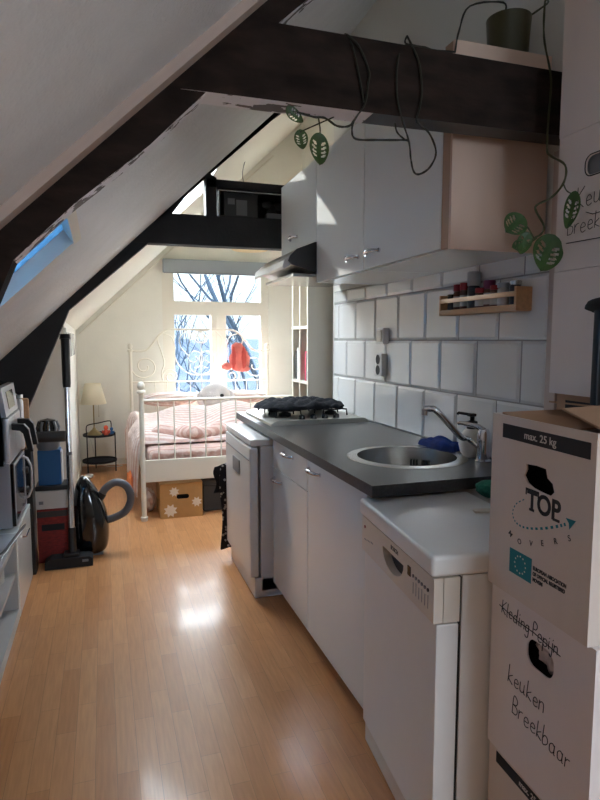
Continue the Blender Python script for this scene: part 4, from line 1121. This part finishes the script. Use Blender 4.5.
o = G(); o.box(-.11,.13,-.03,.03,0,.038,.008); o = o.build('folded_board','grey_plastic',loc=(1.14,3.845,2.139)); tag(o,'pale folded board lying in front of the fan in the crate','board')

# ------------------------------------------------------------------ left side
XB = -.425
# open shelf unit (near) and drawer unit (far)
t = thing('shelf_unit','low grey open shelf unit with plates, nearest the camera at left','shelf unit',(0,0,0))
g = G(); ya,yb_ = 1.75,3.09
g.box(-.86,XB,ya,yb_,.40,.43,.002); g.box(-.86,XB-.005,ya,ya+.02,0,.40); g.box(-.86,XB-.005,yb_-.02,yb_,0,.40); g.box(-.86,-.85,ya+.02,yb_-.02,0,.40)
g.box(-.85,XB-.012,ya+.02,yb_-.02,.22,.238); g.box(-.85,XB-.005,ya+.02,yb_-.02,.0,.055)
g.build('frame',mat('grey_laminate',(186,184,182),.4),t,smooth=0)
for y in (2.02,2.25,2.48,2.72,2.9): pass
t = thing('drawer_unit','low white drawer unit under the microwave','drawer unit',(0,0,0))
g = G(); ya,yb_ = 3.096,3.64
g.box(-.86,XB,ya,yb_,.40,.43,.002); g.box(-.86,XB-.02,ya,yb_,.0,.399); g.build('body','gloss_white',t,smooth=0)
g = G(); g.box(XB-.018,XB-.002,ya+.003,yb_-.003,.004,.397,.002); d = g.build('door','gloss_white',t)
g = G(); g.tube([(XB-.002,3.28,.35),(XB+.016,3.285,.35),(XB+.016,3.42,.35),(XB-.002,3.425,.35)],.004,8); g.build('handle','chrome',d)
for k in range(6):
    o = G(); o.lathe([(0,0),(.05,0),(.06,.004),(.10,.018),(.10,.021),(.06,.008),(0,.006)],n=30); o = o.build('plate','white_enamel',loc=(-.565,2.93,.2385+.0095*k))
    tag(o,'white plate in the small stack on the low shelf unit','plate','plates on the low shelf')
t = thing('glass_bowl','dark glass bowl on the bottom of the low shelf unit','bowl',(-.58,2.86,.0555))
g = G(); g.lathe([(0,0),(.05,0),(.085,.04),(.095,.08),(.09,.08),(.08,.042),(.045,.006),(0,.006)],n=28); g.build('bowl','spice_dark',t)
g = G(); g.lathe([(.096,.078),(.099,.082),(.096,.086),(.09,.083),(.096,.078)],n=28); g.build('rim','steel',t)
# microwave
MX,MY0,MY1,MZ0,MZ1 = -.428,3.13,3.62,.4302,.765
t = thing('microwave','silver microwave with black door and angular handle on the drawer unit','microwave',(0,0,0))
g = G(); g.box(-.83,MX-.02,MY0,MY1,MZ0+.012,MZ1,.006); g.build('body','silver',t)
g = G(); g.box(MX-.0195,MX-.004,MY0+.002,MY1-.10,MZ0+.02,MZ1-.004,.003); d = g.build('door','black_gloss',t)
for i,(a_,b_,c_,e_) in enumerate(((MY0+.002,MY0+.018,MZ0+.02,MZ1-.004),(MY1-.112,MY1-.10,MZ0+.02,MZ1-.004),(MY0+.0185,MY1-.1125,MZ0+.02,MZ0+.034),(MY0+.0185,MY1-.1125,MZ1-.018,MZ1-.004))):
    g = G(); g.box(MX-.0035,MX,a_,b_,c_,e_,.001); g.build('door_trim','silver',d)
yh = MY1-.15
g = G(); g.tube([(MX-.004,yh,MZ0+.075),(MX+.018,yh,MZ0+.085),(MX+.036,yh,MZ0+.13),(MX+.036,yh,MZ1-.085),(MX+.018,yh,MZ1-.04),(MX-.004,yh,MZ1-.03)],.0075,10); g.build('handle','silver',d)
g = G(); g.box(MX-.0195,MX,MY1-.098,MY1-.002,MZ0+.02,MZ1-.004,.004); c = g.build('control_panel','black_gloss',t)
for z in (.53,.64):
    g = G(); g.lathe([(0,.010),(.018,.010),(.02,.0),(0,0)],(MX+.0005,MY1-.05,z),18,'X'); g.build('dial','charcoal',c)
for x in (-.80,-.50):
    for y in (MY0+.05,MY1-.05):
        g = G(); g.cyl((x,y,MZ0),(x,y,MZ0+.012),.012); g.build('foot','black',t)
# air fryer with two drawers on the microwave
t = thing('air_fryer','black air fryer with two silver drawers and black handles on the microwave','air fryer',(0,0,0))
AX,AY0,AY1,AZ0,AZ1 = -.434,3.06,3.48,.7655,1.15
g = G(); g.prism([(-.67,AZ0),(AX-.03,AZ0),(AX-.028,AZ0+.2),(AX-.045,AZ1-.03),(AX-.09,AZ1),(-.62,AZ1),(-.67,AZ1-.06)],AY0,AY1,'XZ'); g.build('body','black_gloss',t,smooth=30)
g = G(); g.prism([(AX-.029,AZ0+.232),(AX-.009,AZ0+.232),(AX-.026,AZ1-.014),(AX-.052,AZ1-.012)],AY0+.004,AY1-.004,'XZ'); p = g.build('control_panel','silver',t,smooth=20)
g = G(); g.prism([(AX-.0105,AZ0+.26),(AX-.008,AZ0+.26),(AX-.020,AZ1-.04),(AX-.0225,AZ1-.04)],3.17,3.37,'XZ'); g.build('display','black_gloss',p,smooth=20)
for a,b in ((AY0+.006,3.267),(3.273,AY1-.006)):
    g = G(); g.box(AX-.028,AX,a,b,AZ0+.012,AZ0+.228,.01); dr = g.build('drawer','silver',t)
    y = (a+b)/2
    g = G(); g.prism([(AX,AZ0+.19),(AX+.055,AZ0+.185),(AX+.075,AZ0+.16),(AX+.092,AZ0+.05),(AX+.068,AZ0+.05),(AX+.05,AZ0+.14),(AX+.035,AZ0+.155),(AX,AZ0+.16)],y-.02,y+.02,'XZ'); g.build('handle','black',dr,smooth=30)
# jar and cutting board behind the fryer
t = thing('storage_jar','steel lidded jar on the microwave behind the air fryer','jar',(-.475,3.55,.7655))
g = G(); g.lathe([(0,0),(.045,0),(.05,.01),(.05,.26),(.042,.275),(0,.275)]); g.build('body','silver',t)
g = G(); g.lathe([(.046,.2755),(.05,.28),(.05,.30),(.03,.312),(0,.314)]); g.build('lid','chrome',t)
o = G(); o.box(-.12,.12,-.012,.012,0,.29,.01); o = o.build('cutting_board','wood_light',loc=(-.535,3.705,.7405)); tag(o,'light wooden board standing upright behind the air fryer','board')
t = thing('tall_case','tall narrow black case between drawer unit and red box','case',(-.575,3.722,0))
g = G(); g.box(-.16,.165,-.068,.05,0,.74,.006); g.build('body','black',t)
g = G(); g.box(.1655,.1662,-.05,.04,.15,.31); g.build('label','grey_plastic',t)
# kettle with cord at the near left
t = thing('kettle','black kettle with a dark red base at the left picture edge','kettle',(-.535,2.63,.4302))
g = G(); g.lathe([(0,0),(.085,0),(.09,.01),(.085,.03),(0,.03)],n=28); g.build('base','red',t)
g = G(); g.lathe([(0,.031),(.08,.031),(.084,.05),(.07,.17),(.06,.20),(.03,.212),(0,.214)],n=28); g.build('body','black_gloss',t)
g = G(); g.tube(bez([(-.055,0,.19),(-.12,0,.2),(-.135,0,.12),(-.075,0,.06)],6),.011,10); g.build('handle','black',t)
kp = Vector((-.535,2.63,.4302))
g = G(); g.tube([p-kp for p in bez([(-.50,2.71,.4345),(-.45,2.80,.4345),(-.42,2.95,.45),(-.395,3.15,.452),(-.405,3.10,.435),(-.425,2.92,.432),(-.44,2.72,.4345),(-.47,2.58,.4345)],8)],.004,8); g.build('power_cord','black',t)

# boxes beside the vacuum
t = thing('red_box','red printed box with grey top standing behind the vacuum floor head','box',(-.33,3.93,0))
g = G(); g.box(-.085,.09,-.09,.09,0,.335,.003); g.build('carton','red_box',t)
g = G(); g.box(-.06,.07,-.0912,-.09,.20,.24); g.build('printed_patch','print_black',t)
g = G(); g.box(-.085,.09,-.0912,-.0905,.285,.322); g.build('printed_patch','charcoal',t)
t = thing('white_box','flat white box lying on the red box','box',(-.33,3.93,.3355))
g = G(); g.box(-.09,.10,-.09,.09,0,.11,.003); g.build('carton','label_white',t)
g = G(); g.box(-.07,-.045,-.0908,-.09,.03,.05); g.build('logo_patch','grey_plastic',t)
o = G(); o.box(-.09,.11,-.085,.085,0,.03,.008); o = o.build('black_tray','black',loc=(-.33,3.93,.4460)); tag(o,'thin black tray between the white box and the blue box','tray')
t = thing('blue_box','upright blue box standing on the black tray','box',(-.345,3.93,.4765))
g = G(); g.box(-.055,.075,-.06,.06,0,.215,.003); g.build('carton','blue_box',t)
g = G(); g.box(.0755,.082,-.05,.05,.01,.2); g.build('white_flap','label_white',t)
t = thing('cordless_vacuum','dark cordless vacuum motor unit lying on the blue box','vacuum cleaner',(-.34,3.92,.6920))
g = G(); g.lathe([(0,0),(.06,0),(.068,.02),(.068,.06),(0,.06)],(0,0,0),24); g.build('filter_base','grey_plastic',t)
g = G(); g.lathe([(0,-.09),(.030,-.09),(.034,-.08),(.034,.085),(.03,.095),(0,.095)],(.01,-.062,.085),20,'X'); g.build('dust_tube','charcoal',t)
g = G(); g.lathe([(.05,.06),(.06,.09),(.062,.14),(.045,.18),(0,.19)],(0,.01,0),24); g.build('motor_housing','black_gloss',t)
for k in range(9):
    a = 2*PI*k/9; g = G(); g.tube([(.056*math.cos(a),.01+.056*math.sin(a),.10),(.064*math.cos(a),.01+.064*math.sin(a),.135),(.05*math.cos(a),.01+.05*math.sin(a),.172)],.008,8); g.build('cyclone','chrome' if k%2 else 'grey_plastic',t)

# canister vacuum parked upright
t = thing('vacuum_cleaner','black canister vacuum parked upright with steel tube and grey hose','vacuum cleaner',(-.10,3.93,0))
def vb(c):
    return 1
g = G(); RN = 24; prof = [(0,.055,.06),(.01,.10,.09),(.06,.115,.105),(.16,.12,.11),(.27,.11,.10),(.37,.085,.085),(.45,.05,.06),(.49,.02,.03),(.497,.004,.006)]
rings = []
for z,rx,ry in prof:
    cx = .02-.0*z; cx = -.02+.045*math.sin(min(1,z/.5)*PI)*.4-.03*(z/.5)
    rings.append([g.bm.verts.new((cx+rx*math.copysign(abs(math.cos(2*PI*k/RN))**.8,math.cos(2*PI*k/RN)),ry*math.copysign(abs(math.sin(2*PI*k/RN))**.8,math.sin(2*PI*k/RN)),z+.012)) for k in range(RN)])
for A,B_ in zip(rings,rings[1:]):
    for k in range(RN): g.bm.faces.new((A[k],A[(k+1)%RN],B_[(k+1)%RN],B_[k]))
g.bm.faces.new(rings[0][::-1]); g.bm.faces.new(rings[-1])
o = g.build('body','black_gloss',t,smooth=70)
sb = o.modifiers.new('smooth','SUBSURF'); sb.levels = 1; sb.render_levels = 2
for y in (.075,.1):
    g = G(); g.lathe([(0,-.012),(.04,-.012),(.045,0),(.04,.012),(0,.012)],(.02,y,.06),20,'Y'); g.build('wheel','black_matte',t)
g = G(); g.box(-.05,.06,-.05,.05,0,.014,.004); g.build('base_foot','grey_plastic',t)
hp = bez([(.055,-.02,.37),(.085,-.02,.42),(.145,-.02,.455),(.205,-.02,.435),(.235,-.02,.38),(.235,-.02,.32),(.20,-.02,.26),(.13,-.02,.225),(.05,-.02,.21)],12)
g = G(); g.tube(hp,[.0235+.0014*(k%2) for k in range(len(hp))],14); g.build('hose','hose',t)
g = G(); g.tube([(.03,-.02,.335),(.068,-.02,.392)],[.028,.026],14); g.build('hose_cuff','black',t)
bot = Vector((-.215+.10,-.17,.10)); top = at(65,337,y=3.93)-Vector((-.10,3.93,0))
ax = top-bot
g = G(); g.tube([bot+ax*.06,bot+ax*.44],.019,14); g.tube([bot+ax*.44,bot+ax*.78],.0165,14); g.build('steel_tube','chrome',t)
g = G(); g.tube([bot+ax*.76,bot+ax*.78,bot+ax*.95,bot+ax*1.0],[.022,.025,.026,.027],14); g.tube([bot+ax*.99,bot+ax*1.012],[.033,.031],14); g.build('tube_grip','black',t)
g = G(); g.tube([bot+ax*.435,bot+ax*.455],.0185,14); g.build('tube_joint','grey_plastic',t)
g = G(); g.tube([bot-ax*.045,bot+ax*.10],[.026,.021],14); g.build('neck','black',t)
g = G(); g.prism([(-.27,.0),(.0,.0),(.0,.045),(-.02,.06),(-.235,.062),(-.27,.04)],-.225,-.125,'XZ'); g.build('floor_head','black_matte',t,smooth=30)
g = G(); g.box(-.165,-.075,-.215,-.135,.055,.085,.008); g.build('head_joint','black',t)
g = G(); g.box(-.06,-.025,-.226,-.224,.03,.045); g.build('pedal','grey_plastic',t)
SKY, SUN, EXPO = 24, .8, 1.15
REAR = .16
# ------------------------------------------------------------------ camera, light, world
F=595.; VX,VY=103.,340.
Yc = Vector((VX-300,-(VY-400),-F)).normalized(); Zc = Vector((0,F,-(VY-400))).normalized(); Xc = Yc.cross(Zc)
Rm = Matrix((Xc,Yc,Zc))
cam = bpy.data.cameras.new('camera'); co = bpy.data.objects.new('camera',cam); COL.objects.link(co)
cam.lens = F*36/800; cam.sensor_width = 36; cam.sensor_fit = 'AUTO'; cam.clip_start = .02; cam.clip_end = 300
co.matrix_world = Matrix.Translation((0,0,1.36)) @ Rm.to_4x4()
S.camera = co

w = bpy.data.worlds.new('sky'); S.world = w; w.use_nodes = True
nt = w.node_tree; n = nt.nodes; l = nt.links; bg = n['Background']
tc = n.new('ShaderNodeTexCoord'); sx = n.new('ShaderNodeSeparateXYZ'); l.new(tc.outputs['Generated'], sx.inputs[0])
r = n.new('ShaderNodeValToRGB'); e = r.color_ramp.elements
e[0].position = 0; e[0].color = (.026,.030,.033,1)
e[1].position = .95; e[1].color = (.66,.72,.80,1)
k = e.new(.115); k.color = (.038,.043,.046,1)
k = e.new(.20); k.color = (.32,.335,.34,1)
k = e.new(.36); k.color = (.96,.97,.97,1)
l.new(sx.outputs['Z'], r.inputs[0])
# the opposite side of the sky (behind the camera) is bright right down to the horizon
r2 = n.new('ShaderNodeValToRGB'); r2.color_ramp.elements[0].color = (REAR*.9,REAR*.97,REAR*1.05,1); r2.color_ramp.elements[1].color = (.66,.72,.80,1); r2.color_ramp.elements[1].position = .9
l.new(sx.outputs['Z'], r2.inputs[0])
mr = n.new('ShaderNodeMapRange'); mr.inputs['From Min'].default_value = .1; mr.inputs['From Max'].default_value = -.3
l.new(sx.outputs['Y'], mr.inputs['Value'])
mx = n.new('ShaderNodeMixRGB'); l.new(mr.outputs[0], mx.inputs[0]); l.new(r.outputs[0], mx.inputs[1]); l.new(r2.outputs[0], mx.inputs[2])
l.new(mx.outputs[0], bg.inputs[0]); bg.inputs[1].default_value = SKY
su = bpy.data.lights.new('sun','SUN'); so = bpy.data.objects.new('sun',su); COL.objects.link(so)
su.energy = SUN; su.angle = .016; su.color = (1,.93,.82)
so.location = (-4,9,6); so.rotation_euler = Vector((.525,-1,-.205)).to_track_quat('-Z','Y').to_euler()
def portal(c, nrm, sx_, sy_):
    a = bpy.data.lights.new('daylight_portal','AREA'); o = bpy.data.objects.new('daylight_portal',a); COL.objects.link(o)
    a.shape = 'RECTANGLE'; a.size = sx_; a.size_y = sy_; a.cycles.is_portal = True
    o.location = c; o.rotation_euler = Vector(nrm).to_track_quat('-Z','Y').to_euler()
portal((1.235,YF+.16,1.43),(0,-1,0),1.3,1.5)
portal(((RW[0]+RW[1])/2,YB-.14,(RW[2]+RW[3])/2),(0,1,0),.95,1.1)
for h in HOLES:
    cx,cy = (h[0]+h[1])/2,(h[2]+h[3])/2
    portal((cx-.1,cy,zc(cx,cy)+.14),(.687,0,-.727),(h[3]-h[2])*1.05,(h[1]-h[0])*1.45)
vs = S.view_settings; S.display_settings.display_device = 'sRGB'
vs.view_transform = 'Standard'; vs.look = 'None'; vs.gamma = 1; vs.use_curve_mapping = False; vs.exposure = EXPO
S.cycles.max_bounces = 14; S.cycles.diffuse_bounces = 8; S.cycles.glossy_bounces = 6; S.cycles.transparent_max_bounces = 12
S.cycles.sample_clamp_indirect = 12
S.cycles.use_denoising = True
